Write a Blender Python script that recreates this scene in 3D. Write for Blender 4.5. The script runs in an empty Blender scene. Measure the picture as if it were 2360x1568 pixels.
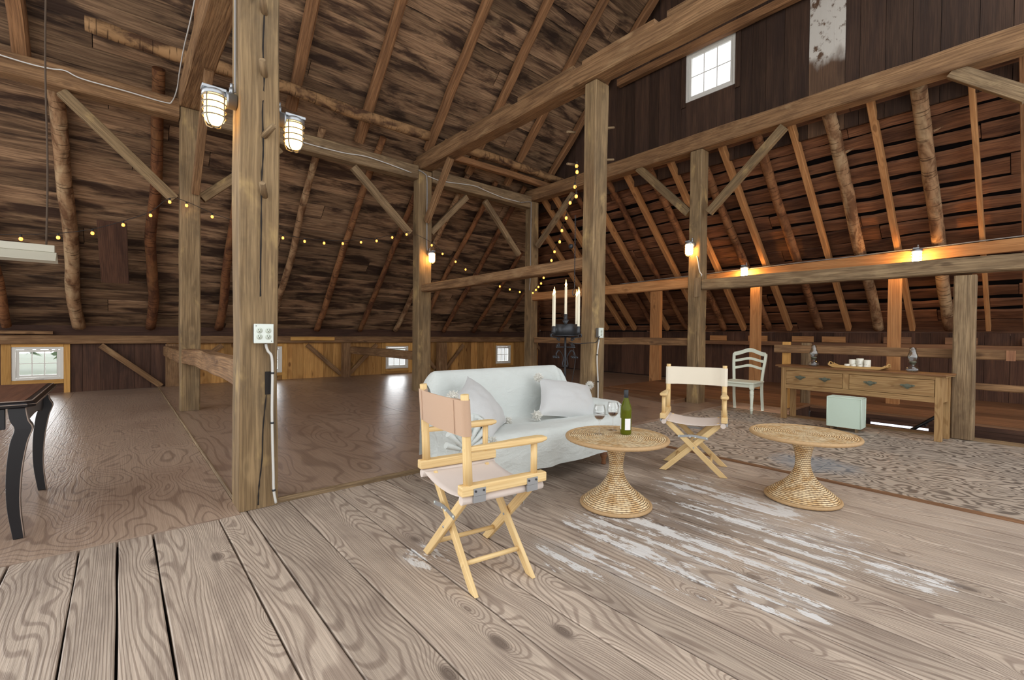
import bpy, bmesh, math, random
from mathutils import Vector, Matrix, noise
random.seed(7)
SC = bpy.context.scene
COL = SC.collection
PI = math.pi
V = Vector

# ------------------------------------------------------------------ camera solved from the barn's two vanishing points
CX, CY, H = 1180.0, 784.0, 1.15
v1 = V((2400-CX, 782-CY)); v2 = V((275-CX, 760-CY))
FPX = math.sqrt(-(v1.x*v2.x+v1.y*v2.y))
d1 = V((v1.x, v1.y, FPX)).normalized(); d2 = V((v2.x, v2.y, FPX)).normalized()
d3 = d2.cross(d1)
if d3.y > 0: d3 = -d3
CAM = V((0, 0, H))
def ray(u, v):
    c = V((u-CX, v-CY, FPX)); return V((d1.dot(c), d2.dot(c), d3.dot(c)))
def AX(u, v, x): r = ray(u, v); return CAM+r*(x/r.x)
def AY(u, v, y): r = ray(u, v); return CAM+r*(y/r.y)
def AZ(u, v, z=0): r = ray(u, v); return CAM+r*((z-H)/r.z)
def AP(u, v, n, d):
    n = V(n); r = ray(u, v); return CAM+r*((d-n.dot(CAM))/n.dot(r))
cam = bpy.data.cameras.new('camera'); co = bpy.data.objects.new('camera', cam); COL.objects.link(co)
cam.sensor_width = 36; cam.lens = FPX/2360*36; cam.clip_start = .05; cam.clip_end = 300
rt = V((d1.x, d2.x, d3.x)); dn = V((d1.y, d2.y, d3.y)); fw = V((d1.z, d2.z, d3.z))
m = Matrix((rt, -dn, -fw)).transposed().to_4x4(); m.translation = CAM; co.matrix_world = m
SC.camera = co

# ------------------------------------------------------------------ colour + nodes
def lin(c): c /= 255.; return c/12.92 if c <= .04045 else ((c+.055)/1.055)**2.4
def C(r, g, b): return (lin(r), lin(g), lin(b), 1)
class NT:
    def __init__(s, name):
        s.m = bpy.data.materials.new(name); s.m.use_nodes = True; s.t = s.m.node_tree; s.n = s.t.nodes; s.l = s.t.links
        s.b = s.n['Principled BSDF']; s.out = s.n['Material Output']
    def new(s, k, **kw):
        x = s.n.new(k)
        for a, b in kw.items(): setattr(x, a, b)
        return x
    def link(s, a, b): s.l.new(a, b)
    def val(s, sock, x):
        if hasattr(x, 'is_output') or isinstance(x, bpy.types.NodeSocket): s.link(x, sock)
        else: sock.default_value = x
    def math(s, op, a, b=0.0, c=None):
        x = s.new('ShaderNodeMath', operation=op); s.val(x.inputs[0], a); s.val(x.inputs[1], b)
        if c is not None: s.val(x.inputs[2], c)
        return x.outputs[0]
    def mixc(s, f, a, b, mode='MIX'):
        x = s.new('ShaderNodeMix', data_type='RGBA', blend_type=mode); s.val(x.inputs[0], f); s.val(x.inputs[6], a); s.val(x.inputs[7], b)
        return x.outputs[2]
    def ss(s, f, a, b, lo=0.0, hi=1.0):
        x = s.new('ShaderNodeMapRange', interpolation_type='SMOOTHSTEP'); s.val(x.inputs[0], f)
        x.inputs[1].default_value = a; x.inputs[2].default_value = b; x.inputs[3].default_value = lo; x.inputs[4].default_value = hi
        return x.outputs[0]
    def noise(s, vec, scale=(1, 1, 1), detail=2., rough=.5, dist=0., sc=1.0):
        mp = s.new('ShaderNodeMapping'); mp.inputs['Scale'].default_value = scale; s.link(vec, mp.inputs[0])
        x = s.new('ShaderNodeTexNoise'); x.inputs['Scale'].default_value = sc; x.inputs['Detail'].default_value = detail
        x.inputs['Roughness'].default_value = rough; x.inputs['Distortion'].default_value = dist
        s.link(mp.outputs[0], x.inputs[0]); return x.outputs[0]
    def bump(s, h, strength=.3, dist=.01):
        x = s.new('ShaderNodeBump'); x.inputs['Strength'].default_value = strength; x.inputs['Distance'].default_value = dist
        s.link(h, x.inputs['Height']); s.link(x.outputs[0], s.b.inputs['Normal'])

def wood(name, light, mid, dark, K=16, ring=(.5, 4), ringamt=.45, fibamt=.4, blot=(.6, 3), blotamt=.4, blotcol=None, knots=.0, rough=.75,
         bump=.25, tone=.25, spec=.25, extra=None, blothr=(.45, .7), pale=None, paleamt=0., lincross=0., thin=(-.3, .95)):
    t = NT(name)
    uv = t.new('ShaderNodeUVMap').outputs[0]
    isl = t.new('ShaderNodeNewGeometry').outputs['Random Per Island']
    f1 = t.noise(uv, (ring[0], ring[1], 1), 1.2, .45, .35)
    vm = t.new('ShaderNodeMapping'); vm.inputs['Scale'].default_value = (1.9, 4.2, 1); t.link(uv, vm.inputs[0])
    if knots:
        vo = t.new('ShaderNodeTexVoronoi'); vo.inputs['Scale'].default_value = 1.0; t.link(vm.outputs[0], vo.inputs[0])
        kd = vo.outputs['Distance']
        kf = t.math('POWER', 2.718, t.math('MULTIPLY', kd, -7.0))
        f1 = t.math('ADD', f1, t.math('MULTIPLY', kf, .30))
    if lincross:
        sv = t.new('ShaderNodeSeparateXYZ'); t.link(uv, sv.inputs[0]); f1 = t.math('MULTIPLY_ADD', sv.outputs[1], lincross, f1)
    r = t.math('SINE', t.math('MULTIPLY', f1, K*6.283))
    r = t.ss(r, *thin)
    fib = t.noise(uv, (2.2, 75, 1), 3, .65, .1)
    fibs = t.ss(fib, .35, .68)
    bl = t.ss(t.noise(uv, (blot[0], blot[1], 1), 5, .62, .4), blothr[0], blothr[1])
    col = t.mixc(t.math('MULTIPLY', r, ringamt), light, mid)
    col = t.mixc(t.math('MULTIPLY', fibs, fibamt), col, dark)
    col = t.mixc(t.math('MULTIPLY', bl, blotamt), col, blotcol or dark)
    if pale:
        pl = t.ss(t.noise(uv, (blot[0]*1.7, blot[1]*1.3, 3), 4, .6, .3), .55, .75)
        col = t.mixc(t.math('MULTIPLY', pl, paleamt), col, pale)
    if knots:
        sp = t.math('SUBTRACT', 1.0, t.ss(kd, .06, .15))
        col = t.mixc(t.math('MULTIPLY', sp, knots), col, dark)
    br = t.new('ShaderNodeHueSaturation'); t.val(br.inputs['Value'], t.ss(isl, 0, 1, 1-tone, 1+tone)); t.link(col, br.inputs['Color'])
    col = br.outputs[0]
    if extra: col = extra(t, col)
    t.link(col, t.b.inputs['Base Color']); t.b.inputs['Roughness'].default_value = rough
    t.b.inputs['Specular IOR Level'].default_value = spec
    hgt = t.math('ADD', t.math('MULTIPLY', r, -.6), t.math('MULTIPLY', fibs, -.8))
    t.bump(hgt, bump, .004)
    return t.m

def plain(name, col, rough=.5, metal=0., spec=.5, noise_amt=.0, ns=20, bump=0, emit=None, es=0, trans=0, alpha=1):
    t = NT(name)
    t.b.inputs['Base Color'].default_value = col; t.b.inputs['Roughness'].default_value = rough; t.b.inputs['Metallic'].default_value = metal
    t.b.inputs['Specular IOR Level'].default_value = spec
    if noise_amt or bump:
        oc = t.new('ShaderNodeTexCoord').outputs['Object']
        n = t.noise(oc, (ns, ns, ns), 4, .6)
        if noise_amt:
            t.link(t.mixc(t.math('MULTIPLY', n, noise_amt), col, tuple(x*.35 for x in col[:3])+(1,)), t.b.inputs['Base Color'])
        if bump: t.bump(n, bump, .004)
    if emit: t.b.inputs['Emission Color'].default_value = emit; t.b.inputs['Emission Strength'].default_value = es
    if trans: t.b.inputs['Transmission Weight'].default_value = trans
    return t.m
def clear(name, tint=(1, 1, 1, 1), gl=.12, fres=True, rough=.02):
    t = NT(name); tr = t.new('ShaderNodeBsdfTransparent'); tr.inputs[0].default_value = tint
    g = t.new('ShaderNodeBsdfGlossy'); g.inputs['Roughness'].default_value = rough
    lw = t.new('ShaderNodeLayerWeight'); lw.inputs[0].default_value = .35
    mx = t.new('ShaderNodeMixShader')
    t.link(t.math('ADD', t.math('MULTIPLY', lw.outputs['Facing'], .45 if fres else 0), gl*.4), mx.inputs[0])
    t.link(tr.outputs[0], mx.inputs[1]); t.link(g.outputs[0], mx.inputs[2]); t.link(mx.outputs[0], t.out.inputs[0])
    return t.m

M = {}
# weathered grey-olive of the posts, browner beams, orange new lumber, dark sheathing
M['post'] = wood('weathered_post', C(152, 127, 93), C(120, 97, 68), C(74, 58, 42), K=5, ring=(.35, 5), ringamt=.5, fibamt=.55, blot=(1.3, 3.2), blotamt=.65, blotcol=C(92, 78, 60), bump=.6, pale=C(196, 166, 112), paleamt=.65, knots=.55)
M['beam'] = wood('old_beam', C(158, 122, 86), C(124, 92, 62), C(74, 52, 36), K=6, ring=(.4, 6), ringamt=.5, fibamt=.6, blot=(1.2, 4), blotamt=.65, blotcol=C(92, 66, 46), bump=.6, knots=.5, pale=C(176, 146, 108), paleamt=.5)
M['girt'] = wood('grey_girt', C(158, 134, 102), C(122, 98, 72), C(74, 58, 42), K=6, ring=(.4, 6), ringamt=.5, fibamt=.6, blot=(1.2, 4), blotamt=.6, blotcol=C(92, 74, 56), bump=.6, knots=.5, pale=C(178, 154, 116), paleamt=.5)
M['rafter'] = wood('hewn_rafter', C(162, 118, 80), C(124, 86, 56), C(66, 44, 30), K=6, ring=(.4, 5), fibamt=.55, blotamt=.5, bump=.5)
M['orange'] = wood('sawn_spruce', C(196, 144, 94), C(164, 112, 68), C(108, 70, 42), K=8, ring=(.4, 6), ringamt=.45, fibamt=.35, blotamt=.2, knots=.6, bump=.2)
M['roof'] = wood('roof_board', C(158, 126, 96), C(112, 84, 62), C(62, 44, 34), K=5, ring=(.35, 5), ringamt=.5, fibamt=.6, blot=(.9, 6), blotamt=.9, blotcol=C(44, 29, 23), bump=.6, tone=.35, blothr=(.44, .62), pale=C(158, 130, 98), paleamt=.45)
M['hip'] = wood('hip_board', C(146, 100, 70), C(112, 72, 50), C(58, 37, 28), K=5, ring=(.4, 5), ringamt=.5, fibamt=.55, blot=(.7, 5), blotamt=.7, blotcol=C(52, 32, 26), bump=.5, tone=.3, blothr=(.46, .68))
M['darkboard'] = wood('dark_wall_board', C(104, 74, 58), C(80, 55, 44), C(44, 31, 27), K=4, ring=(.3, 4), fibamt=.5, blot=(.7, 2), blotamt=.6, blotcol=C(52, 38, 34), bump=.3)
M['pineboard'] = wood('pine_wall_board', C(206, 156, 92), C(170, 118, 62), C(104, 66, 36), K=6, ring=(.35, 5), ringamt=.5, fibamt=.3, blot=(.7, 3), blotamt=.4, blotcol=C(128, 84, 48), knots=.8, bump=.15)
M['gable'] = wood('gable_board', C(82, 60, 46), C(60, 43, 34), C(36, 27, 24), K=4, ring=(.3, 4), fibamt=.5, blot=(.5, 2), blotamt=.6, blotcol=C(50, 37, 33), bump=.3)
def whitewash(t, col):
    uv = t.new('ShaderNodeTexCoord').outputs['Object']
    n = t.ss(t.noise(uv, (9, 9, 7), 5, .7), .36, .48)
    sx = t.new('ShaderNodeSeparateXYZ'); t.link(uv, sx.inputs[0])
    k = t.ss(t.math('ADD', sx.outputs[2], t.math('MULTIPLY', t.noise(uv, (6, 6, 3), 3), .5)), 5.35, 5.6)
    return t.mixc(t.math('MULTIPLY', n, k), col, C(204, 198, 188))
M['whitewash'] = wood('whitewashed_board', C(120, 92, 70), C(92, 68, 52), C(54, 40, 34), K=4, ring=(.3, 4), fibamt=.4, extra=whitewash)
M['trimpine'] = wood('pine_trim', C(214, 164, 94), C(186, 134, 70), C(126, 84, 44), K=8, ring=(.5, 6), ringamt=.4, fibamt=.25, blotamt=.15, knots=.4, bump=.1)

def floorpaint(t, col):
    p = t.new('ShaderNodeNewGeometry').outputs['Position']
    sx = t.new('ShaderNodeSeparateXYZ'); t.link(p, sx.inputs[0])
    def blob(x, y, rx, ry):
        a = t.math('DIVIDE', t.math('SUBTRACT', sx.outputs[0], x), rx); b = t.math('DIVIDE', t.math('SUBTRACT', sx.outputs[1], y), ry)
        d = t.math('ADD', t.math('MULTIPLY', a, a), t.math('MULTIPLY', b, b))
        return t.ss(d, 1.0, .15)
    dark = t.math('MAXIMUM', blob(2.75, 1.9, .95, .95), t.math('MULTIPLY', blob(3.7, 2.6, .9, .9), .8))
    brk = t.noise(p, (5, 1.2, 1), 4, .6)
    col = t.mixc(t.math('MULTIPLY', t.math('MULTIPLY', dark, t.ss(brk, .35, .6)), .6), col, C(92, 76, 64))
    pm = None
    for b in ((2.45, 1.35, .75, .5), (1.95, 1.25, .3, .45), (3.15, 1.25, .55, .45), (1.2, 2.05, .16, .2), (2.2, .75, .22, .3), (2.9, .45, .25, .3), (1.75, 1.6, .2, .3), (3.3, 1.75, .35, .3), (2.75, .8, .7, .32), (2.3, 1.7, .5, .35)):
        x = blob(*b); pm = x if pm is None else t.math('MAXIMUM', pm, x)
    pl = t.ss(t.noise(p, (11, .45, 1), 2, .5), .42, .62)            # paint survives on some boards more than others
    k = t.math('MULTIPLY', pm, t.math('MULTIPLY_ADD', pl, .8, .2))
    n = t.ss(t.math('ADD', t.noise(p, (22, 5.5, 1), 6, .78, .2), t.math('MULTIPLY', k, .235)), .655, .685)
    film = t.ss(t.noise(p, (8, 1.5, 1), 4, .65), .45, .7)
    col = t.mixc(t.math('MULTIPLY', t.math('MULTIPLY', pm, film), .30), col, C(204, 204, 204))
    n = t.math('MULTIPLY', n, t.ss(pm, .02, .25))
    return t.mixc(t.math('MULTIPLY', n, .82), col, C(228, 227, 225))
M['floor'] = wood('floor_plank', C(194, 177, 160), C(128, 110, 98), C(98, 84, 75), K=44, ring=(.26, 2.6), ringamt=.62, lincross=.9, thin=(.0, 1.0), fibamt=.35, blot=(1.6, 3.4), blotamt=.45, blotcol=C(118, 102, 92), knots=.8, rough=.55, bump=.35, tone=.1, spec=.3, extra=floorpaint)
M['ply'] = wood('plywood_floor', C(182, 158, 138), C(112, 92, 80), C(104, 82, 70), K=26, ring=(1.1, 2.6), ringamt=.55, thin=(.45, 1.0), fibamt=.25, blot=(.7, 1.2), blotamt=.4, blotcol=C(128, 98, 80), rough=.3, bump=.25, tone=.06, spec=.4)
M['ply2'] = wood('raised_plywood_floor', C(166, 141, 121), C(110, 88, 74), C(98, 76, 64), K=10, ring=(.9, 2.2), ringamt=.5, thin=(.4, 1.0), fibamt=.3, blot=(.7, 1.2), blotamt=.4, blotcol=C(116, 86, 68), rough=.3, bump=.2, tone=.06, spec=.4)
def bluepaint(t, col):
    p = t.new('ShaderNodeNewGeometry').outputs['Position']
    sx = t.new('ShaderNodeSeparateXYZ'); t.link(p, sx.inputs[0])
    a = t.math('DIVIDE', t.math('SUBTRACT', sx.outputs[0], 4.75), .42); b = t.math('DIVIDE', t.math('SUBTRACT', sx.outputs[1], 1.33), .5)
    d = t.ss(t.math('ADD', t.math('ADD', t.math('MULTIPLY', a, a), t.math('MULTIPLY', b, b)), t.noise(p, (5, 5, 1), 4, .6)), 1.3, .5)
    return t.mixc(t.math('MULTIPLY', d, .5), col, C(120, 140, 156))
M['ply3'] = wood('grey_plywood_floor', C(190, 176, 160), C(80, 70, 64), C(112, 98, 86), K=15, ring=(2.3, 4.6), ringamt=.85, fibamt=.2, blot=(.8, 1.2), blotamt=.25, blotcol=C(140, 126, 112), rough=.55, bump=.3, tone=.05, extra=bluepaint)
M['leanfloor'] = wood('leanto_floor', C(146, 108, 78), C(112, 80, 58), C(70, 48, 35), K=6, ring=(.4, 5), fibamt=.4, blotamt=.4, rough=.6, bump=.2)
M['black'] = plain('backing_black', C(26, 21, 20), 1, spec=.1)
M['chairwood'] = wood('chair_beech', C(236, 206, 150), C(220, 184, 124), C(186, 146, 94), K=6, ring=(1.2, 20), ringamt=.5, fibamt=.3, blotamt=.15, rough=.45, bump=.05, tone=.04, spec=.4)
M['console'] = wood('console_pine', C(186, 150, 102), C(146, 108, 66), C(106, 76, 44), K=9, ring=(1.0, 9), ringamt=.6, fibamt=.35, blotamt=.3, knots=.3, rough=.5, bump=.1, tone=.08)
M['consoletop'] = wood('console_top_wood', C(150, 106, 68), C(118, 78, 48), C(80, 52, 32), K=7, ring=(.8, 8), fibamt=.4, rough=.4, bump=.1)
M['traywood'] = wood('tray_wood', C(216, 178, 116), C(190, 148, 88), C(150, 110, 64), K=6, ring=(1, 12), rough=.5, bump=.05)
M['turnedwood'] = wood('turned_leg_wood', C(150, 104, 72), C(118, 76, 50), C(78, 48, 32), K=6, ring=(1, 20), rough=.4, bump=.05)

def bark(name, base, dark, pale, peel=.5):
    t = NT(name); uv = t.new('ShaderNodeUVMap').outputs[0]
    n1 = t.ss(t.noise(uv, (3, 6, 1), 5, .65, .6), .38, .62)
    lines = t.ss(t.noise(uv, (38, 2.2, 1), 3, .6), .56, .66)
    pa = t.ss(t.noise(uv, (1.6, 3, 5), 4, .6, .4), .48, .64)
    col = t.mixc(n1, base, dark); col = t.mixc(t.math('MULTIPLY', pa, peel), col, pale); col = t.mixc(t.math('MULTIPLY', lines, .75), col, tuple(x*.3 for x in dark[:3])+(1,))
    t.link(col, t.b.inputs['Base Color']); t.b.inputs['Roughness'].default_value = .85; t.b.inputs['Specular IOR Level'].default_value = .2
    t.bump(t.math('ADD', t.math('MULTIPLY', n1, .6), lines), .6, -.006); return t.m
M['log'] = bark('peeled_log', C(146, 100, 66), C(104, 68, 44), C(160, 116, 78))
M['birch'] = bark('birch_bark', C(168, 132, 98), C(110, 78, 54), C(196, 168, 130), .7)
M['darklog'] = bark('dark_log', C(128, 84, 54), C(88, 56, 38), C(146, 104, 66))
M['barkpurlin'] = bark('bark_purlin', C(160, 124, 86), C(84, 60, 44), C(180, 140, 98), .6)

def cloth(name, col, ns=260, amt=.12, bump=.15, rough=.9, wr=0.):
    t = NT(name); oc = t.new('ShaderNodeTexCoord').outputs['Object']
    n = t.noise(oc, (ns, ns, ns), 2, .6); w = t.noise(oc, (7, 7, 14), 4, .55, .4)
    t.link(t.mixc(t.math('MULTIPLY', n, amt*2), col, tuple(x*.72 for x in col[:3])+(1,)), t.b.inputs['Base Color'])
    t.b.inputs['Roughness'].default_value = rough; t.b.inputs['Specular IOR Level'].default_value = .15
    t.b.inputs['Sheen Weight'].default_value = .2
    h = t.math('ADD', t.math('MULTIPLY', n, .15), t.math('MULTIPLY', w, wr)); t.bump(h, bump, .02); return t.m
M['sofacloth'] = cloth('sofa_throw_cloth', C(212, 217, 213), wr=1.4, bump=.55)
M['pillow'] = cloth('pillow_linen', C(210, 211, 210), amt=.35, wr=.6, bump=.2)
M['pom'] = cloth('pompom_yarn', C(238, 236, 228), 120, .3)
M['canvas'] = cloth('cream_canvas', C(232, 222, 202), 420, .18)
M['canvasshade'] = cloth('shaded_canvas', C(198, 166, 140), 420, .18)  # cream canvas made darker and warmer, shade on the turned-away back put into the colour
M['canvasseat'] = cloth('seat_canvas', C(222, 208, 198), 420, .18)
M['boxcloth'] = cloth('seafoam_slipcover', C(206, 224, 208), 200, .12, wr=.5)
M['whitepaint'] = plain('pale_green_white_paint', C(226, 232, 214), .45, noise_amt=.08, ns=14)
M['winwhite'] = plain('window_vinyl', C(232, 230, 222), .4)
M['metal'] = plain('galvanised_metal', C(176, 180, 184), .38, .8)
M['iron'] = plain('wrought_iron', C(74, 76, 80), .5, .6, noise_amt=.4, ns=30)
M['boxwhite'] = plain('painted_steel_cover', C(226, 234, 226), .4, noise_amt=.06)
M['steelgrey'] = plain('steel_box_side', C(120, 118, 116), .5, .4)
M['recept'] = plain('receptacle_ivory', C(204, 212, 198), .4)
M['slotblack'] = plain('slot_black', C(18, 18, 18), .6)
M['cable'] = plain('white_cable', C(214, 212, 206), .5)
M['greycable'] = plain('grey_cable', C(150, 146, 142), .5)
M['blackcord'] = plain('black_cord', C(38, 34, 32), .6)
M['rope'] = plain('old_rope', C(92, 76, 62), .9, noise_amt=.4, ns=200)
M['candle'] = plain('candle_wax', C(240, 232, 206), .5, spec=.4)
M['candlewhite'] = plain('white_candle_wax', C(238, 236, 222), .5, spec=.4)
M['cage'] = plain('lamp_cage_wire', C(120, 112, 100), .45, .5)
M['flame'] = plain('flame_bulb', C(255, 200, 120), .3, emit=C(255, 190, 100), es=14)
M['bulb'] = plain('string_bulb_lit', C(255, 190, 110), .3, emit=C(255, 150, 55), es=4)
M['jar'] = plain('lit_glass_jar', C(255, 236, 200), .3, emit=C(255, 200, 115), es=9)
M['jarmid'] = plain('lit_end_post_jar', C(255, 236, 200), .3, emit=C(255, 192, 112), es=45)
M['jarhot'] = plain('lit_lamp_jar', C(255, 236, 200), .3, emit=C(255, 192, 112), es=130)
M['blackpaint'] = plain('worn_black_paint', C(20, 19, 23), .34, noise_amt=.1, ns=9)
M['wornedge'] = plain('worn_edge_wood', C(150, 132, 120), .5)
M['tabletop'] = wood('dark_table_top', C(112, 74, 56), C(86, 54, 42), C(58, 38, 32), K=6, ring=(.8, 10), rough=.35, bump=.1)
M['lampwhite'] = plain('shop_light_enamel', C(200, 196, 178), .4, noise_amt=.12, ns=8)
M['glass'] = clear('clear_glass'); M['lampglass'] = clear('lamp_glass', (.9, .92, .92, 1), .22); M['pane'] = clear('window_pane', gl=.06)
M['bottle'] = NT('green_bottle_glass').m
t = M['bottle'].node_tree; b = t.nodes['Principled BSDF']; b.inputs['Base Color'].default_value = C(112, 120, 24); b.inputs['Roughness'].default_value = .05; b.inputs['Transmission Weight'].default_value = .55; b.inputs['IOR'].default_value = 1.3
M['wine'] = plain('red_wine', C(70, 18, 24), .1)
M['label'] = plain('paper_label', C(238, 238, 240), .6)
M['capsule'] = plain('bottle_capsule', C(30, 34, 40), .35)
M['pull'] = plain('aged_brass_pull', C(112, 116, 100), .45, .7, noise_amt=.3, ns=60)
M['grass'] = plain('lawn_grass', C(66, 80, 50), .9, noise_amt=.5, ns=.6)
M['leaf'] = plain('hedge_leaf', C(70, 100, 40), .8, noise_amt=.8, ns=2.5)
M['slit'] = plain('stair_daylight_glow', C(240, 245, 255), .5, emit=C(235, 242, 255), es=1.6)
M['hole_shade'] = plain('mortise_dark', C(34, 28, 24), .9)  # flat dark colour painting the shade inside the splits and mortise

def wickermat():
    t = NT('woven_wicker'); uv = t.new('ShaderNodeUVMap').outputs[0]
    sx = t.new('ShaderNodeSeparateXYZ'); t.link(uv, sx.inputs[0])
    row = t.math('MULTIPLY', sx.outputs[1], 72.)
    rr = t.math('FRACT', row); par = t.math('FLOOR', row)
    hr = t.math('SINE', t.math('MULTIPLY', rr, PI))
    ph = t.math('ADD', t.math('MULTIPLY', sx.outputs[0], PI*44), t.math('MULTIPLY', par, PI))
    hs = t.math('MULTIPLY_ADD', t.math('SINE', ph), .35, .65)
    h = t.math('MULTIPLY', hr, hs)
    oc = t.new('ShaderNodeTexCoord').outputs['Object']
    n = t.noise(oc, (16, 16, 16), 4, .65); n2 = t.noise(oc, (90, 90, 30), 2, .6)
    col = t.mixc(t.ss(n, .38, .64), C(250, 226, 182), C(216, 176, 120)); col = t.mixc(t.math('MULTIPLY', t.ss(n2, .5, .75), .35), col, C(238, 214, 166))
    col = t.mixc(t.ss(h, .40, .08), col, C(96, 62, 34))
    t.link(col, t.b.inputs['Base Color']); t.b.inputs['Roughness'].default_value = .5; t.bump(h, .9, .006); return t.m
M['wicker'] = wickermat()
M['wickerrim'] = plain('wicker_rim', C(200, 164, 118), .6, noise_amt=.5, ns=60, bump=.4)

# ------------------------------------------------------------------ mesh builder
class MB:
    def __init__(s): s.v = []; s.f = []; s.uv = []; s.mi = []; s.sm = []
    def face(s, idx, uvs, mi=0, sm=False): s.f.append(idx); s.uv.append(uvs); s.mi.append(mi); s.sm.append(sm)
    def add(s, *pts):
        n = len(s.v); s.v.extend(V(p) for p in pts); return list(range(n, n+len(pts)))
    def quad(s, a, b, c, d, mi=0, uvs=None):
        i = s.add(a, b, c, d)
        if uvs is None:
            L = (V(b)-V(a)).length; W = (V(d)-V(a)).length; o = random.random()*40; q = random.random()*40
            uvs = [(o, q), (o+L, q), (o+L, q+W), (o, q+W)]
        s.face(i, uvs, mi)
    def box(s, x0, x1, y0, y1, z0, z1, mi=0, mat=None):
        c = [V((x, y, z)) for x in (x0, x1) for y in (y0, y1) for z in (z0, z1)]
        if mat: c = [mat @ p for p in c]
        i = s.add(*c); ax = max(range(3), key=lambda k: (abs(x1-x0), abs(y1-y0), abs(z1-z0))[k])
        o = random.random()*40
        src = [V((x, y, z)) for x in (x0, x1) for y in (y0, y1) for z in (z0, z1)]
        for q in ((0, 1, 3, 2), (4, 6, 7, 5), (0, 4, 5, 1), (2, 3, 7, 6), (0, 2, 6, 4), (1, 5, 7, 3)):
            uv = []; fo = random.random()*9
            ext = [max(src[k][a] for k in q)-min(src[k][a] for k in q) for a in range(3)]
            oth = [a for a in range(3) if a != ax and ext[a] > 1e-9] or [a for a in range(3) if a != ax]
            for k in q:
                if ext[ax] > 1e-9: uv.append((src[k][ax]+o, src[k][oth[0]]+o+fo))
                else: uv.append((src[k][oth[0]]*.2+o, src[k][oth[-1]]+o))
            s.face([i[k] for k in q], uv, mi)
    def sweep(s, rings, closed=True, cap=True, mi=0, sm=True, vs=None):
        # rings: list of lists of points; uv u = distance along, v = distance around
        base = len(s.v); n = len(rings[0]); o = random.random()*40; q = random.random()*40
        us = [0]
        for a, b in zip(rings, rings[1:]): us.append(us[-1]+(sum(b, V())/n-sum(a, V())/n).length)
        per = [0]
        for k in range(n): per.append(per[-1]+(rings[0][(k+1) % n]-rings[0][k]).length)
        for r in rings: s.v.extend(r)
        for i in range(len(rings)-1):
            for k in range(n if closed else n-1):
                a, b = base+i*n+k, base+i*n+(k+1) % n
                s.face([a, b, b+n, a+n], [(o+us[i], q+per[k]), (o+us[i], q+per[k+1]), (o+us[i+1], q+per[k+1]), (o+us[i+1], q+per[k])], mi, sm)
        if cap and closed:
            for i, rev in ((0, True), (len(rings)-1, False)):
                idx = [base+i*n+k for k in range(n)]; r = rings[i]; c = sum(r, V())/n
                e1 = (r[0]-c).normalized(); nn = V((0, 0, 0))
                nn = (r[0]-c).cross(r[1]-c); e2 = nn.cross(e1).normalized() if nn.length > 1e-12 else V((0, 0, 1))
                uv = [(o+.3*(p-c).dot(e1), q+(p-c).dot(e2)) for p in r]
                if rev: idx = idx[::-1]; uv = uv[::-1]
                s.face(idx, uv, mi)
    def tube(s, pts, r, n=8, mi=0, cap=True):
        pts = [V(p) for p in pts]; R = r if isinstance(r, (list, tuple)) else [r]*len(pts); rings = []
        t0 = (pts[1]-pts[0]).normalized(); ref = V((0, 0, 1)) if abs(t0.z) < .9 else V((1, 0, 0))
        x = t0.cross(ref).normalized()
        for i, p in enumerate(pts):
            t = (pts[min(i+1, len(pts)-1)]-pts[max(i-1, 0)]).normalized()
            x = (x-t*x.dot(t)).normalized(); y = t.cross(x)
            rings.append([p+(x*math.cos(2*PI*k/n)+y*math.sin(2*PI*k/n))*R[i] for k in range(n)])
        s.sweep(rings, True, cap, mi)
    def lathe(s, prof, n=24, c=(0, 0, 0), mi=0, turn=False, mat=None, sm=True):
        base = len(s.v); L = [0]
        for a, b in zip(prof, prof[1:]): L.append(L[-1]+math.hypot(b[0]-a[0], b[1]-a[1]))
        for r, z in prof:
            for k in range(n):
                p = V((r*math.cos(2*PI*k/n), r*math.sin(2*PI*k/n), z))
                if mat: p = mat @ p
                s.v.append(p+V(c))
        for i in range(len(prof)-1):
            for k in range(n):
                a, b = base+i*n+k, base+i*n+(k+1) % n
                f = 1 if turn else .25
                s.face([a, b, b+n, a+n], [(k/n*f, L[i]), ((k+1)/n*f, L[i]), ((k+1)/n*f, L[i+1]), (k/n*f, L[i+1])], mi, sm)
    def build(s, name, mats, parent=None, smooth=None, bevel=0, sub=0, origin=None):
        me = bpy.data.meshes.new(name)
        o = bpy.data.objects.new(name, me); COL.objects.link(o)
        org = V(origin) if origin is not None else V((0, 0, 0))
        me.from_pydata([tuple(p-org) for p in s.v], [], s.f)
        uvl = me.uv_layers.new(name='UVMap')
        flat = [c for f in s.uv for p in f for c in p]; uvl.data.foreach_set('uv', flat)
        me.polygons.foreach_set('material_index', s.mi)
        me.polygons.foreach_set('use_smooth', [bool(x) if smooth is None else smooth for x in s.sm])
        for mm in (mats if isinstance(mats, (list, tuple)) else [mats]): me.materials.append(mm)
        me.update()
        o.location = org
        if parent: o.parent = parent
        if bevel:
            bm_ = bmesh.new(); bm_.from_mesh(me); bmesh.ops.remove_doubles(bm_, verts=bm_.verts, dist=1e-6); bm_.to_mesh(me); bm_.free()
            md = o.modifiers.new('bevel', 'BEVEL'); md.width = bevel; md.segments = 2; md.limit_method = 'ANGLE'; md.angle_limit = .7
        if sub:
            md = o.modifiers.new('sub', 'SUBSURF'); md.levels = sub; md.render_levels = sub
        return o
def tag(o, label, cat, group=None):
    o['label'] = label; o['category'] = cat
    if group: o['group'] = group
    return o
def thing(name, label, cat, loc=(0, 0, 0), rz=0, group=None):
    o = bpy.data.objects.new(name, None); COL.objects.link(o); o.location = loc; o.rotation_euler = (0, 0, rz); o.empty_display_size = .1
    return tag(o, label, cat, group)
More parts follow.
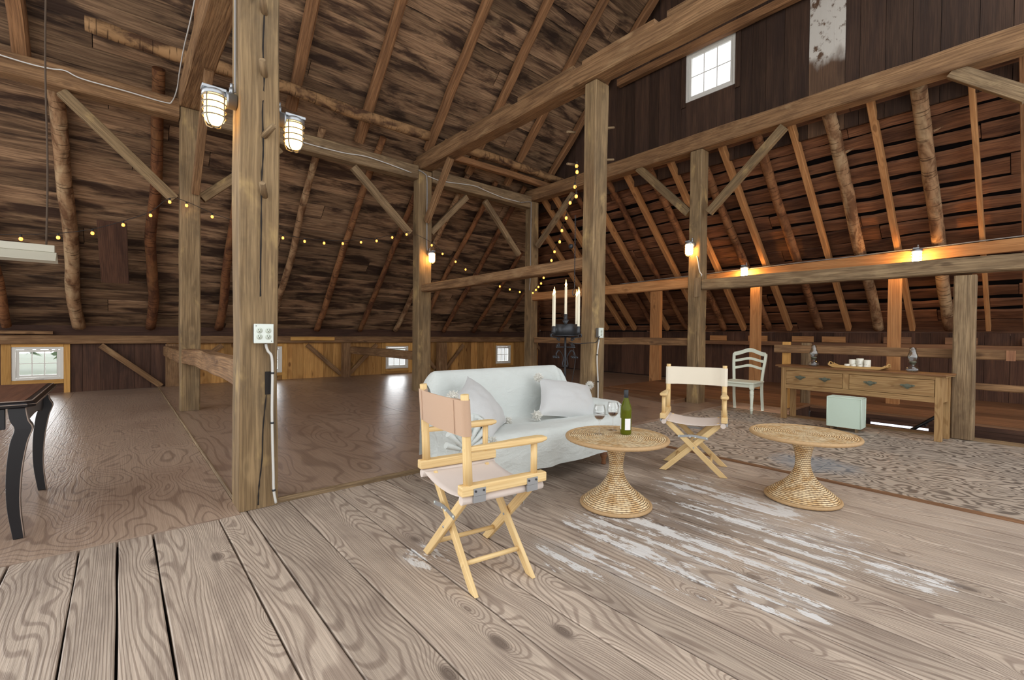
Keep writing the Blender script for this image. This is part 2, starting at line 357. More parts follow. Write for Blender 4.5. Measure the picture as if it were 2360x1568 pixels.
def struct(o): o['kind'] = 'structure'; return o
def copy_tree(o, parent=None):
    c = o.copy(); COL.objects.link(c)
    if parent is not None: c.parent = parent
    for ch in list(o.children): copy_tree(ch, c)
    return c
def box_part(name, x0, x1, y0, y1, z0, z1, mat, parent, bevel=.003):
    b = MB(); b.box(x0, x1, y0, y1, z0, z1); return b.build(name, mat, parent, bevel=bevel)
def lerp(a, b, t): return a+(b-a)*t
def bez(p, n=12):
    out = []; P = [V(x) for x in p]
    P = [P[0]*2-P[1]]+P+[P[-1]*2-P[-2]]
    for i in range(1, len(P)-2):
        a, b, c, d = P[i-1:i+3]
        for k in range(n):
            t = k/n; out.append(.5*((2*b)+(c-a)*t+(2*a-5*b+4*c-d)*t*t+(-a+3*b-3*c+d)*t**3))
    out.append(P[-2]); return out

# ------------------------------------------------------------------ timbers
def timber_mb(p0, p1, w, h, up=(0, 0, 1), wob=.005, ch=.012, bend=0., taper=1., mb=None, notch=None):
    p0, p1 = V(p0), V(p1); d = (p1-p0); L = d.length; d.normalize()
    u = V(up); u = (u-d*u.dot(d)).normalized(); sd = d.cross(u).normalized()
    n = max(2, int(L/.22)); rings = []; ph = random.random()*100
    for i in range(n+1):
        t = i/n; k = lerp(1, taper, t); a = w/2*k; b = h/2*k
        c = p0+d*(L*t)+u*(bend*math.sin(PI*t))
        ring = []
        for (x, y) in ((-a+ch, -b), (a-ch, -b), (a, -b+ch), (a, b-ch), (a-ch, b), (-a+ch, b), (-a, b-ch), (-a, -b+ch)):
            nx = noise.noise(V((ph+t*L*1.7, x*3, y*3)))*wob*1.4; ny = noise.noise(V((ph+40+t*L*1.7, x*3, y*3)))*wob*1.4
            ring.append(c+sd*(x+nx)+u*(y+ny))
        rings.append(ring)
    m = mb or MB(); m.sweep(rings, sm=False); return m
def timber(name, p0, p1, w, h, mat, label, cat, group=None, up=(0, 0, 1), **kw):
    o = timber_mb(p0, p1, w, h, up, **kw).build(name, M[mat], origin=p0); return tag(o, label, cat, group)
def log_mb(p0, p1, r0, r1, bend=.03, n=12, wob=.12):
    p0, p1 = V(p0), V(p1); d = (p1-p0); L = d.length; d.normalize(); ref = V((0, 1, 0)) if abs(d.y) < .8 else V((1, 0, 0))
    x = d.cross(ref).normalized(); y = d.cross(x); k = max(8, int(L/.12)); ph = random.random()*50; rings = []
    for i in range(k+1):
        t = i/k; c = p0+d*L*t+x*(noise.noise(V((ph, t*L*.7, 0)))*bend*1.6)+y*(noise.noise(V((ph+9, t*L*.7, 0)))*bend*.4)
        rings.append([c+(x*math.cos(2*PI*j/n)+y*math.sin(2*PI*j/n))*lerp(r0, r1, t)*(1+wob*noise.noise(V((ph+t*L*2.2, math.cos(2*PI*j/n), math.sin(2*PI*j/n))))) for j in range(n)])
    m = MB(); m.sweep(rings); return m
def log(name, p0, p1, r0, r1, mat, label, cat='rafter', group=None, **kw):
    return tag(log_mb(p0, p1, r0, r1, **kw).build(name, M[mat], origin=p0), label, cat, group)

ROOT = .956; ROOFC = 1.15+11.4*ROOT            # rafter axis plane of the long slope: z = ROOFC - ROOT*y
HIPT = .93; HIPC = 4.45+7.45*HIPT+.04           # rafter axis plane of the end slope:  z = HIPC - HIPT*x
def roofp(x, y, off=0): return V((x, y, ROOFC-ROOT*y+off))
def hipp(x, y, off=0): return V((x, y, HIPC-HIPT*x+off))
def rpx(u, v): return AP(u, v, (0, ROOT, 1), ROOFC)
def hpx(u, v): return AP(u, v, (HIPT, 0, 1), HIPC)

# ================================================================== SETTING
# ---- plank floor
seams = [-3.0, -2.7, -2.35, -2.05, -1.75, -1.4, -1.1, -.78, -.41, -.159, -.009, .142, .457, .616, .87, 1.17, 1.378, 1.571, 1.8, 2.05, 2.28, 2.5, 2.67, 2.9, 3.04, 3.19, 3.44, 3.64, 3.79, 4.03, 4.25]
b = MB()
for a, c in zip(seams, seams[1:]):
    y1 = 3.245 if c < .6 else 3.31
    g = random.choice((.0022, .0035, .0045)) if c > .9 else .004; n = 24; ph = random.random()*90; ou, ov = random.random()*60, random.random()*60
    prev = None
    for i in range(n+1):
        y = lerp(-3.2, y1, i/n)
        e0 = a+g+.004*noise.noise(V((ph, y*2, 0))); e1 = c-g+.004*noise.noise(V((ph+5, y*2, 0)))
        pts = [V((e0, y, -.03)), V((e0, y, -.003)), V((e0+.004, y, 0)), V((e1-.004, y, 0)), V((e1, y, -.003)), V((e1, y, -.03))]
        vv = [ov-.03, ov, ov+.005, ov+(c-a), ov+(c-a)+.004, ov+(c-a)+.03]
        ids = b.add(*pts)
        if prev:
            for k in range(5):
                b.face([prev[0][k], prev[0][k+1], ids[k+1], ids[k]][::-1], [(prev[1], vv[k]), (prev[1], vv[k+1]), (ou+y, vv[k+1]), (ou+y, vv[k])][::-1], 0)
        prev = (ids, ou+y)
b.quad((-3, -3.2, -.031), (4.26, -3.2, -.031), (4.26, 3.31, -.031), (-3, 3.31, -.031), 1)
floor = struct(b.build('floor', [M['floor'], M['black']]))
# ---- plywood areas
def sheets(name, xs, ys, z0, z1, mat, along='y', poly=None):
    b = MB()
    for x0, x1 in zip(xs, xs[1:]):
        yy = ys if not callable(ys) else ys(x0)
        for y0, y1 in zip(yy, yy[1:]):
            if along == 'x': b.box(x0+.0015, x1-.0015, y0+.0015, y1-.0015, z0, z1)
            else: b.box(x0+.0015, x1-.0015, y0+.0015, y1-.0015, z0, z1)
    return struct(b.build(name, M[mat]))
sheets('floor.001', [-4.2, -3.0, -1.8, -.62, .575], [3.25, 5.6, 8.04, 10.5, 11.5], -.05, .004, 'ply')
sheets('floor.002', [.585, 1.8, 3.02, 4.24, 5.46, 6.68, 7.9, 9.5, 11.1], lambda x: [3.335 if x < 7 else 5.72, 5.75, 8.2, 11.5], -.05, .03, 'ply2')
sheets('floor.003', [4.29, 5.5, 6.72, 7.44], [-3.2, -1.2, 1.24, 3.33], -.05, .004, 'ply3')
b = MB(); b.box(.6, 4.29, 3.312, 3.334, -.03, .034); struct(b.build('trim_1', M['girt']))
b = MB(); b.box(4.252, 4.288, -3.2, 3.31, -.03, .012); struct(b.build('trim_2', M['leanfloor']))
b = MB(); b.box(.577, .584, 3.3, 11.5, -.03, .036); struct(b.build('trim_3', M['girt']))
# ---- lean-to floor beyond the end beam, with the stair hole
def slab(b, pts, z0f, mi=0):   # pts: list of (x,y); z0f gives top
    n = len(pts); top = [V((x, y, z0f(x, y))) for x, y in pts]; bot = [p-V((0, 0, .10)) for p in top]
    i = b.add(*(top+bot)); b.face(i[:n], [(p.y, p.x) for p in top], mi)
    for k in range(n):
        q = (k+1) % n; L = (top[q]-top[k]).length
        b.face([i[k], i[n+k], i[n+q], i[q]], [(0, 0), (0, .16), (L, .16), (L, 0)], mi)
b = MB()
zf = lambda x, y: .10+.012*(x-7.5)-.012*max(0, 4-y)
for x0, x1 in ((7.52, 7.9), (7.9, 8.3), (8.3, 8.72), (8.72, 9.1), (9.1, 9.5), (9.5, 9.9), (9.9, 10.3), (10.3, 10.7), (10.7, 11.1)):
    y0 = 2.38 if x1 < 8.35 else -3.2
    slab(b, [(x0+.002, y0), (x1-.002, y0), (x1-.002, 5.7), (x0+.002, 5.7)], zf)
slab(b, [(6.8, 3.95), (6.86, 3.9), (7.16, 3.9), (7.5, 3.9), (7.5, 5.7), (7.25, 5.7)], lambda x, y: .095)
struct(b.build('floor.004', M['leanfloor']))
b = MB()
for z0, z1 in ((-.025, .035), (-.55, -.34), (-.85, -.55), (-1.2, -.85), (-1.6, -1.2)): b.box(8.25, 8.29, -3.2, 2.36, z0+.003, z1-.003)
b.box(8.25, 8.29, .97, 1.60, -.34, -.106)
b.box(8.25, 8.29, .97, 1.60, -.072, -.025)
for y0, y1 in ((-3.2, .97), (1.60, 2.36)): b.box(8.25, 8.29, y0, y1, -.34, -.025)
b.box(7.46, 8.29, 2.37, 2.4, -1.6, .05); b.box(7.4, 7.44, -3.2, 2.36, -1.6, -.06); b.box(7.44, 8.29, -3.2, 2.4, -1.64, -1.6)
struct(b.build('wall_stair', M['darkboard']))
b = MB(); b.box(7.22, 7.44, -3.2, 2.38, -.05, .012); struct(b.build('trim_4', M['girt']))
# glowing panel standing in for daylight through a low stairwell window
b = MB(); b.box(8.275, 8.285, .972, 1.598, -.105, -.073); w = struct(b.build('window_6', M['slit']))

# ---- roofs: boards with ragged edges over a dark backing
def boards(name, mat, rows, ext, place, gap, wav, lens=(3.5, 7), thick=.025, backing=None):
    b = MB()
    for s0, s1 in zip(rows, rows[1:]):
        lo, hi = ext((s0+s1)/2); p = lo
        while p < hi-.02:
            q = min(hi, p+random.uniform(*lens));
            if hi-q < .5: q = hi
            n = max(2, int((q-p)/.16)); ph = random.random()*200; ou, ov = random.random()*80, random.random()*80; prev = None
            g0 = gap*random.uniform(.2, 1.8); tl = random.uniform(-.006, .006)
            for i in range(n+1):
                x = lerp(p+.004, q-.004, i/n)
                a = s0+g0/2+wav*noise.noise(V((ph, x*1.3, 0)))+.5*wav*noise.noise(V((ph, x*6, 3)))
                c = s1-g0/2+wav*noise.noise(V((ph+30, x*1.3, 0)))+.5*wav*noise.noise(V((ph+30, x*6, 3)))
                pts = [place(x, a, thick), place(x, a, 0+tl), place(x, (a+c)/2, tl*.3), place(x, c, -tl*.6), place(x, c, thick)]
                vv = [ov-.02, ov, ov+(c-a)/2, ov+(c-a), ov+(c-a)+.02]; ids = b.add(*pts)
                if prev:
                    for k in range(4): b.face([prev[0][k], prev[0][k+1], ids[k+1], ids[k]], [(prev[1], prev[2][k]), (prev[1], prev[2][k+1]), (ou+x, vv[k+1]), (ou+x, vv[k])], 0)
                prev = (ids, ou+x, vv)
            p = q
    for q in backing: b.quad(*q, 1)
    return struct(b.build(name, [mat, M['black']]))
CT = math.cos(math.atan(ROOT)); RO = .115/CT          # sheathing lies above the rafter axes
HYC = math.cos(math.atan(HIPT)); HO = .135/HYC
RIDGE = 3.45
def hip_x_at(y):   # x where the two slopes meet
    return (HIPC+HO-(ROOFC+RO-ROOT*y))/HIPT
def lrow():
    r = [11.62]
    while r[-1] > RIDGE: r.append(r[-1]-random.uniform(.15, .23))
    return r[::-1]
GX = 7.82
def place_l(x, y, t): return roofp(x, y, RO+t/CT)
def ext_l(y):
    z = ROOFC-ROOT*y+RO
    return (-4.2, max(GX, hip_x_at(y)) if z < 4.25 else GX)
zb = .05/CT
boards('ceiling', M['roof'], lrow(), ext_l, place_l, .010, .010, backing=[
    (roofp(-4.2, 11.7, RO+zb), roofp(-4.2, RIDGE, RO+zb), roofp(GX+.1, RIDGE, RO+zb), roofp(GX+.1, 11.7, RO+zb)),
    (roofp(GX, 11.7, RO+zb), roofp(GX, 8.2, RO+zb), roofp(11.6, 11.7, RO+zb), roofp(11.6, 11.7, RO+zb))])
def hrow():
    r = [7.72]
    while r[-1] < 11.3: r.append(r[-1]+random.uniform(.17, .23))
    return r
def place_h(y, x, t): return hipp(x, y, HO+t/HYC)
def ext_h(x):
    z = HIPC-HIPT*x+HO
    return (-3.4, (ROOFC+RO-z)/ROOT)
zb2 = .06/HYC
boards('ceiling.001', M['hip'], hrow(), ext_h, place_h, .062, .024, backing=[
    (hipp(7.7, -3.6, HO+zb2), hipp(11.4, -3.6, HO+zb2), hipp(11.4, 11.9, HO+zb2), hipp(7.7, 8.5, HO+zb2))])
# the other long slope (above the camera's right shoulder), plain, unseen, cut short to admit daylight
b = MB()
zr = ROOFC-ROOT*RIDGE+RO
b.quad((-4.2, RIDGE, zr), (GX+.1, RIDGE, zr), (GX+.1, 1.2, zr-ROOT*2.25), (-4.2, 1.2, zr-ROOT*2.25))
b.quad((-4.2, RIDGE, zr+.03), (GX+.1, RIDGE, zr+.03), (GX+.1, 1.2, zr+.03-ROOT*2.25), (-4.2, 1.2, zr+.03-ROOT*2.25))
struct(b.build('ceiling.002', M['roof']))

# ---- walls
def panel(b, axis, c0, c1, a0, a1, z0, z1, holes, mi=0):
    """flat slab between c0..c1 on `axis`, spanning a0..a1 along the other axis, with rectangular holes"""
    As = sorted({a0, a1, *[h[0] for h in holes], *[h[1] for h in holes]}); Zs = sorted({z0, z1, *[h[2] for h in holes], *[h[3] for h in holes]})
    for p, q in zip(As, As[1:]):
        for r, s_ in zip(Zs, Zs[1:]):
            m_, n_ = (p+q)/2, (r+s_)/2
            if any(h[0] < m_ < h[1] and h[2] < n_ < h[3] for h in holes): continue
            if axis == 'y': b.box(p, q, c0, c1, r, s_, mi)
            else: b.box(c0, c1, p, q, r, s_, mi)
def vboards(b, axis, c0, c1, edges, z0, z1, holes, mif=lambda m: 0):
    for p, q in zip(edges, edges[1:]):
        mid = (p+q)/2; segs = [(z0, z1)]
        for h in holes:
            if p < h[1] and q > h[0]:
                segs = [x for s0, s1 in segs for x in ((s0, min(s1, h[2])), (max(s0, h[3]), s1)) if x[1]-x[0] > .01]
        d = random.uniform(-.004, .004)
        for s0, s1 in segs:
            if axis == 'y': b.box(p+.002, q-.002, c0+d, c1, s0, s1, mif(mid))
            else: b.box(c0+d, c1, p+.002, q-.002, s0, s1, mif(mid))
WY = 11.5
win = [(-1.40, -.76, .25, .83), (2.2, 2.86, .2, .8), (5.42, 6.09, .17, .78), (9.2, 9.84, .17, .76)]
edges = [-4.2]
for a0, a1, *_ in win:
    n = max(1, round((a0-edges[-1])/.24)); s = edges[-1]
    edges += [lerp(s, a0, (k+1)/n) for k in range(n)]; edges.append(a1)
s = edges[-1]; edges += [lerp(s, 11.2, (k+1)/6) for k in range(6)]
b = MB(); vboards(b, 'y', WY, WY+.03, edges, -.02, 1.03, win, lambda m_: 0 if m_ < .7 else 1); b.box(-4.2, 11.1, WY, WY+.03, 1.032, 1.24, 0)
panel(b, 'y', WY+.035, WY+.05, -4.2, 11.2, -.4, 1.3, win, 2)
struct(b.build('wall_left', [M['darkboard'], M['pineboard'], M['black']]))
b = MB(); ed = [-3.4]
while ed[-1] < 11.5: ed.append(ed[-1]+random.uniform(.2, .32))
vboards(b, 'x', 11.1, 11.13, ed, .05, 1.24, []); panel(b, 'x', 11.14, 11.15, -3.4, 11.6, -.2, 1.2, [], 1)
struct(b.build('wall_end', [M['darkboard'], M['black']]))
# gable wall above the end beam
GW = [AX(1583, 122, GX), AX(1583, 240, GX), AX(1697, 80, GX), AX(1697, 190, GX)]
gy1 = GW[0].y; gy0 = GW[2].y; gz0 = (GW[1].z+GW[3].z)/2; gz1 = (GW[0].z+GW[2].z)/2
gh = [(gy0, gy1, gz0, gz1)]
b = MB(); ed = [-3.4]
while ed[-1] < 8.4: ed.append(ed[-1]+random.uniform(.2, .36))
wy0, wy1 = AX(1950, 50, GX).y, AX(1866, 50, GX).y
ed = sorted([e for e in ed if not (gy0-.12 < e < gy1+.12) and not (wy0-.08 < e < wy1+.08)]+[gy0, gy1, wy0, wy1, gy0-.09, gy1+.09])
for p, q in zip(ed, ed[1:]):
    mid = (p+q)/2
    top = (ROOFC+RO-ROOT*max(p, RIDGE)) if mid > RIDGE else zr-ROOT*max(0, RIDGE-q)
    top = min(top, zr)-.03; lo = 4.12
    mi = 1 if abs(mid-(wy0+wy1)/2) < .05 else 0
    segs = [(lo, top)]
    if gy0-.01 < mid < gy1+.01: segs = [(lo, gz0), (gz1, top)]
    for s0, s1 in segs:
        if s1-s0 > .02: b.box(GX, GX+.03, p+.0025, q-.0025, s0, s1, mi)
for (a0, a1, z0, z1) in ((-3.4, gy0, 4.12, 5.0), (gy1, 8.3, 4.12, 5.0), (gy0, gy1, 4.12, gz0), (-3.4, gy0, 5.0, gz1), (gy1, 6.9, 5., gz1), (-.5, 6.2, gz1, 6.3), (.8, 5.4, 6.3, 7.2), (2, 4.5, 7.2, 8.4)):
    b.box(GX+.035, GX+.045, a0, a1, z0, z1, 2)
struct(b.build('wall_gable', [M['gable'], M['whitewash'], M['black']]))

# ---- windows
def window(name, x0, x1, z0, z1, y, nx, nz, place, casing=None, handle=True):
    """place(a, d, z): a along the wall, d out of the wall towards the room"""
    def bx(b, a0, a1, d0, d1, zz0, zz1, mi=0):
        P = [place(a, d, z) for a in (a0, a1) for d in (d0, d1) for z in (zz0, zz1)]
        lo = [min(p[i] for p in P) for i in range(3)]; hi = [max(p[i] for p in P) for i in range(3)]
        b.box(lo[0], hi[0], lo[1], hi[1], lo[2], hi[2], mi)
    f = .045
    b = MB()
    for q in ((x0, x0+f, z0, z1), (x1-f, x1, z0, z1), (x0+f, x1-f, z0, z0+f), (x0+f, x1-f, z1-f, z1)): bx(b, q[0], q[1], -.05, .015, q[2], q[3])
    root = struct(b.build(name, M['winwhite'], bevel=.003))
    s = .04; b = MB(); a0, a1, c0, c1 = x0+f+.003, x1-f-.003, z0+f+.003, z1-f-.003
    for q in ((a0, a0+s, c0, c1), (a1-s, a1, c0, c1), (a0+s, a1-s, c0, c0+s), (a0+s, a1-s, c1-s, c1)): bx(b, q[0], q[1], -.04, 0, q[2], q[3])
    sash = b.build('sash', M['winwhite'], root, bevel=.002)
    b = MB(); bx(b, a0+s, a1-s, -.024, -.02, c0+s, c1-s); b.build('pane', M['pane'], sash)
    b = MB()
    for k in range(1, nx): xm = lerp(a0+s, a1-s, k/nx); bx(b, xm-.007, xm+.007, -.019, -.012, c0+s, c1-s)
    for k in range(1, nz): zm = lerp(c0+s, c1-s, k/nz); bx(b, a0+s, a1-s, -.019, -.013, zm-.007, zm+.007)
    b.build('muntin', M['winwhite'], sash)
    if handle:
        b = MB(); m_ = (x0+x1)/2; bx(b, m_-.07, m_+.07, .015, .03, z0+.008, z0+.022); bx(b, m_-.05, m_+.06, .03, .04, z0+.018, z0+.03); b.build('crank_handle', M['winwhite'], root, bevel=.003)
    if casing:
        b = MB(); e0, e1, g0, g1 = casing
        for q in ((e0, x0-.002, g0, g1), (x1+.002, e1, g0, g1), (x0, x1, z1+.002, g1), (x0, x1, z0-.075, z0-.002)): bx(b, q[0], q[1], .005, .03, q[2], q[3])
        b.build('casing', M['trimpine'], root, bevel=.002)
    return root
pl = lambda a, d, z: V((a, WY-d, z))
window('window_1', *win[0], WY, 3, 2, pl, (-1.52, -.675, .0, .885))
window('window_2', *win[1], WY, 3, 2, pl, (2.08, 2.97, .03, .87))
window('window_3', *win[2], WY, 3, 2, pl, (5.3, 6.21, .04, .865))
window('window_4', *win[3], WY, 3, 2, pl, (9.1, 9.95, .1, .85))
window('window_5', gy0, gy1, gz0, gz1, GX, 3, 2, lambda a, d, z: V((GX-d, a, z)), None, False)
b = MB()
for q in ((gy0-.08, gy0-.002, gz0-.08, gz1+.07), (gy1+.002, gy1+.08, gz0-.08, gz1+.07)): b.box(GX-.03, GX-.004, q[0], q[1], q[2], q[3])
struct(b.build('trim_5', M['gable']))
# ---- outdoors seen through the low windows
b = MB(); b.quad((-60, 12.5, -1.0), (60, 12.5, -1.0), (60, 90, -2.2), (-60, 90, -2.2)); g = b.build('lawn', M['grass']); g['kind'] = 'stuff'; g['label'] = 'green lawn seen through the low wall windows'
b = MB(); b.quad((10, 22, -1.04), (60, 22, -1.04), (60, 70, -1.72), (10, 70, -1.72)); g = b.build('gravel_path', plain('gravel', C(112, 112, 108), .9)); g['kind'] = 'stuff'; g['label'] = 'pale gravel drive seen through the small windows at right'
for i, (x, y, r, lab) in enumerate(((-4.2, 42, 2.6, 'green hedge bush beyond the lawn seen through the leftmost window'),)):
    b = MB()
    for k in range(240):
        th, f_ = random.random()*6.28, random.random(); rr = r*(f_**.33)
        c = V((x+rr*2.2*math.cos(th), y+rr*math.sin(th)*.6, -.5+random.random()*r*.75*(1-.5*f_))); s_ = random.uniform(.2, .45)
        q = [c+V((random.uniform(-s_, s_), random.uniform(-s_, s_), random.uniform(-s_, s_))) for _ in range(4)]
        i0 = b.add(*q); b.face([i0[0], i0[1], i0[2]], [(0, 0)]*3); b.face([i0[1], i0[3], i0[2]], [(0, 0)]*3)
    tag(b.build('hedge_bush', M['leaf']), lab, 'bush')

# ================================================================== FRAME
def post(name, x0, x1, y0, y1, z0, z1, mat, label, lean=(0, 0), **kw):
    c0 = V(((x0+x1)/2, (y0+y1)/2, z0)); c1 = V((c0.x+lean[0], c0.y+lean[1], z1))
    return timber(name, c0, c1, x1-x0, y1-y0, mat, label, 'post', up=(0, 1, 0), **kw)
def peg(parent, p, d, L=.11, r=.017):
    b = MB(); p = V(p); d = V(d).normalized(); b.tube([p-d*.03, p+d*L*.5, p+d*L], [r*1.05, r, r*.92], 9)
    o = b.build('peg', M['trimpine'] if False else M['girt'], parent)
    o.matrix_parent_inverse = Matrix.Translation(-parent.location); return o
def attach(o, parent):
    o.parent = parent; o.matrix_parent_inverse = Matrix.Translation(-parent.location); return o
main = post('timber_post', .572, .795, 3.28, 3.53, 0.002, 4.2, 'post', 'thick weathered foreground post carrying the four-way outlet box and two caged lamps', wob=.008, ch=.008)
# splits, pegs and an empty mortise on the near face
for v_, dx in ((28, 0), (172, 0), (312, .012), (448, 0)):
    p = AY(609+dx*100, v_, 3.28); peg(main, p, (-.35*(1 if dx == 0 else -1.2), -1, .55), .10, .02)
b = MB()
pts = [AY(u, v, 3.2775) for u, v in ((608, -60), (609, 30), (606, 110), (609, 180), (605, 260), (607, 340), (603, 420), (602, 540), (600, 640), (601, 720))]
def crack(b, pts, w):
    n = len(pts)
    for i in range(n-1):
        w0 = w*(.4+.6*abs(math.sin(i*1.7))); w1 = w*(.4+.6*abs(math.sin((i+1)*1.7)))
        b.quad(pts[i]-V((w0, 0, 0)), pts[i]+V((w0, 0, 0)), pts[i+1]+V((w1, 0, 0)), pts[i+1]-V((w1, 0, 0)))
crack(b, bez(pts, 4), .0055); attach(b.build('split', M['hole_shade']), main); b = MB()
pts = [AY(u, v, 3.2775) for u, v in ((614, 910), (606, 990), (604, 1060), (597, 1120), (595, 1165))]; crack(b, bez(pts, 4), .005)
attach(b.build('split', M['hole_shade']), main); b = MB()
p0, p1 = AY(611, 857, 3.277), AY(624, 909, 3.277); b.box(p0.x, p1.x, 3.276, 3.2775, p1.z, p0.z)
attach(b.build('mortise', M['hole_shade']), main)
p2 = post('timber_post', .635, .865, 7.70, 7.94, .032, 4.2, 'post', 'weathered post standing at the edge of the raised plywood, left behind the foreground post', wob=.006)
p3 = post('timber_post', 4.285, 4.565, 7.70, 7.93, .032, 4.23, 'post', 'weathered post behind the left end of the settee with a caged lamp on its side', wob=.006)
pR = post('timber_post', 4.335, 4.58, 3.555, 3.74, .032, 4.235, 'post', 'tall post behind the settee beside the iron candelabrum', lean=(.03, 0), wob=.006)
for (u, v), d in ((((1388, 283)), (1, -.4, .25)), (((1390, 357)), (1, -.4, .2)), (((1336, 312)), (-1, -.1, -.25)), (((1336, 385)), (-1, -.1, -.2))):
    p = AX(u, v, 4.45); peg(pR, (4.6 if d[0] > 0 else 4.33, p.y if d[0] < 0 else 3.6, p.z), d, .13, .016)
pC = post('timber_post', 7.2, 7.42, 7.70, 7.93, .032, 4.2, 'post', 'corner post where the long roof meets the end roof, behind the settee back', wob=.005)
pG1 = post('timber_post', 7.2, 7.44, 3.665, 3.87, .002, 4.2, 'post', 'grey lamp-bearing post in the end bay behind the far director chair', wob=.006)
b = MB(); a0 = AX(1600, 641, 7.185); a1 = AX(1614, 684, 7.185); b.box(7.185, 7.197, a1.y, a0.y, a1.z, a0.z); attach(b.build('cleat', M['girt']), pG1)
pG2 = post('timber_post', 7.19, 7.41, .48, .665, .014, 1.86, 'girt', 'short wide post at the right end of the console table under the grey girt', wob=.006)

kT = dict(ch=.015, wob=.008)
# tie beams
timber('tie_beam', (.745, 8.05, 4.36), (.745, -1.2, 4.36), .25, .29, 'beam', 'broad tie beam running overhead from the post left behind the foreground post', 'beam', **kT)
b = timber_mb((4.445, 8.0, 4.365), (4.445, -1.4, 4.365), .25, .22, **kT)
ns = [(7.9, 6.35), (6.2, 5.15), (4.95, 3.9), (3.75, 2.75), (2.6, 1.2), (1.05, -.4)]
for y0, y1 in ns: timber_mb((4.42, y0, 4.49), (4.42, y1, 4.49), .20, .075, ch=.008, wob=.006, mb=b)
tie2 = tag(b.build('tie_beam', M['beam'], origin=(4.445, 8, 4.365)), 'notched tie beam rising overhead across the middle bay, resting on the tall post behind the settee', 'beam')
timber('tie_beam', (7.31, 8.0, 4.345), (7.31, -3.2, 4.345), .22, .26, 'beam', 'long end tie beam under the dark gable boards below the upper window', 'beam', **kT)
timber('gable_girt', (7.70, 5.7, 6.26), (7.70, 1.0, 6.26), .12, .14, 'rafter', 'thin beam crossing the dark gable wall just above the upper window', 'beam')
timber('sill_strip', (7.6, 3.3, 4.52), (7.6, -3.2, 4.52), .2, .06, 'darkboard', 'dark strip of wood lying behind the top of the end tie beam', 'beam')
# purlin plate in three lengths
zp = 4.18
for x0, x1, lab in ((-4.1, .625, 'purlin plate with the white cable along it at the upper left corner'), (.875, 4.275, 'purlin plate between the foreground post and the post with the caged lamp'), (4.575, 7.19, 'purlin plate above the pair of crossing braces near the corner post')):
    timber('purlin_plate', (x0, 7.82, zp), (x1, 7.82, zp), .22, .26, 'beam' if x0 < 0 else 'girt', lab, 'beam', **kT)
# bark-edged purlins above
o = log('bark_purlin', (-.3, 7.32, 4.72), (4.25, 7.32, 4.72), .085, .09, 'barkpurlin', 'round bark-edged purlin log running under the upper rafters to the notched tie beam', 'beam', bend=.02)
log('bark_purlin', (4.62, 7.32, 4.70), (8.0, 7.32, 4.70), .085, .075, 'barkpurlin', 'round purlin log continuing right of the notched tie beam to the gable', 'beam', bend=.02)
timber('spliced_purlin', (4.6, 7.46, 4.53), (7.7, 7.46, 4.54), .12, .12, 'rafter', 'squared purlin lying just below the round log right of the notched tie beam', 'beam', bend=.02)
# low knee-wall plate
timber('wall_plate', (-4.1, 11.44, .96), (11.0, 11.44, .96), .09, .155, 'beam', 'long low plate on top of the left knee wall carrying the log rafter feet', 'beam', wob=.004)
a = AY(670, 783, 11.36); c = AY(771, 783, 11.36)
timber('splice_board', (a.x, 11.37, .98), (c.x, 11.37, .98), .03, .09, 'trimpine', 'pale splice board nailed on the low wall plate right of the foreground post', 'board')
a = AY(0, 765, 11.36); c = AY(122, 765, 11.36)
timber('splice_board', (a.x, 11.4, 1.085), (c.x, 11.4, 1.085), .1, .06, 'beam', 'brown board lying on the wall plate above the leftmost window', 'board')
# girts
timber('girt', (.725, 3.527, .82), (.725, 7.703, .79), .15, .19, 'beam', 'low rough girt joining the foreground post to the post behind it', 'beam', wob=.012, bend=.03)
timber('girt', (.725, 7.937, .76), (.725, 11.202, .74), .15, .19, 'beam', 'low girt from the left rear post back to the knee wall stud', 'beam', wob=.008)
timber('girt', (4.42, 7.927, .70), (4.42, 11.202, .70), .15, .17, 'beam', 'low grey girt from the lamp post behind the settee back to the knee wall', 'beam', wob=.006)
timber('girt', (4.44, 3.737, 2.04), (4.43, 7.703, 2.0), .16, .15, 'beam', 'waist-high girt joining the lamp post to the tall post behind the settee', 'beam', **kT)
timber('girt', (7.30, 3.867, 2.03), (7.30, 7.703, 2.01), .16, .17, 'orange', 'orange-lit girt between the corner post and the grey post in the end bay', 'beam', **kT)  # lamp glow on this girt put into its orange wood colour
timber('girt', (7.30, 3.645, 1.99), (7.30, -3.2, 1.955), .16, .175, 'girt', 'grey weathered girt above the console table on the right', 'beam', **kT)
timber('guard_rail', (7.33, 3.89, 1.04), (7.33, 7.68, 1.01), .08, .135, 'beam', 'chest-high rail between the corner post and the grey end post behind the settee', 'rail')
timber('guard_rail', (7.49, 2.62, .97), (7.49, -3.2, .96), .06, .115, 'beam', 'guard rail running along the stair opening just behind the console table', 'rail')
a = AX(2242, 891, 7.47)
timber('guard_rail', (7.49, .95, a.z), (7.49, -3.2, a.z-.01), .05, .075, 'beam', 'lower guard rail board right of the console table', 'rail')
a, c = AX(2319, 815, 7.459), AX(2341, 830, 7.459); b = MB(); b.box(7.452, 7.46, c.y, a.y, .905, 1.02); attach(b.build('red_patch', M['turnedwood']), [o for o in bpy.data.objects if o.name.startswith('guard_rail') and 'just behind' in o['label']][0])
post('rail_stud', 7.52, 7.58, 2.43, 2.53, .09, 1.07, 'trimpine', 'short stud holding the left end of the guard rail behind the console', ch=.004)
post('rail_stud', 8.3, 8.4, 2.4, 2.52, .075, 1.05, 'girt', 'grey rotten stud behind the left lamp on the console table', ch=.01)
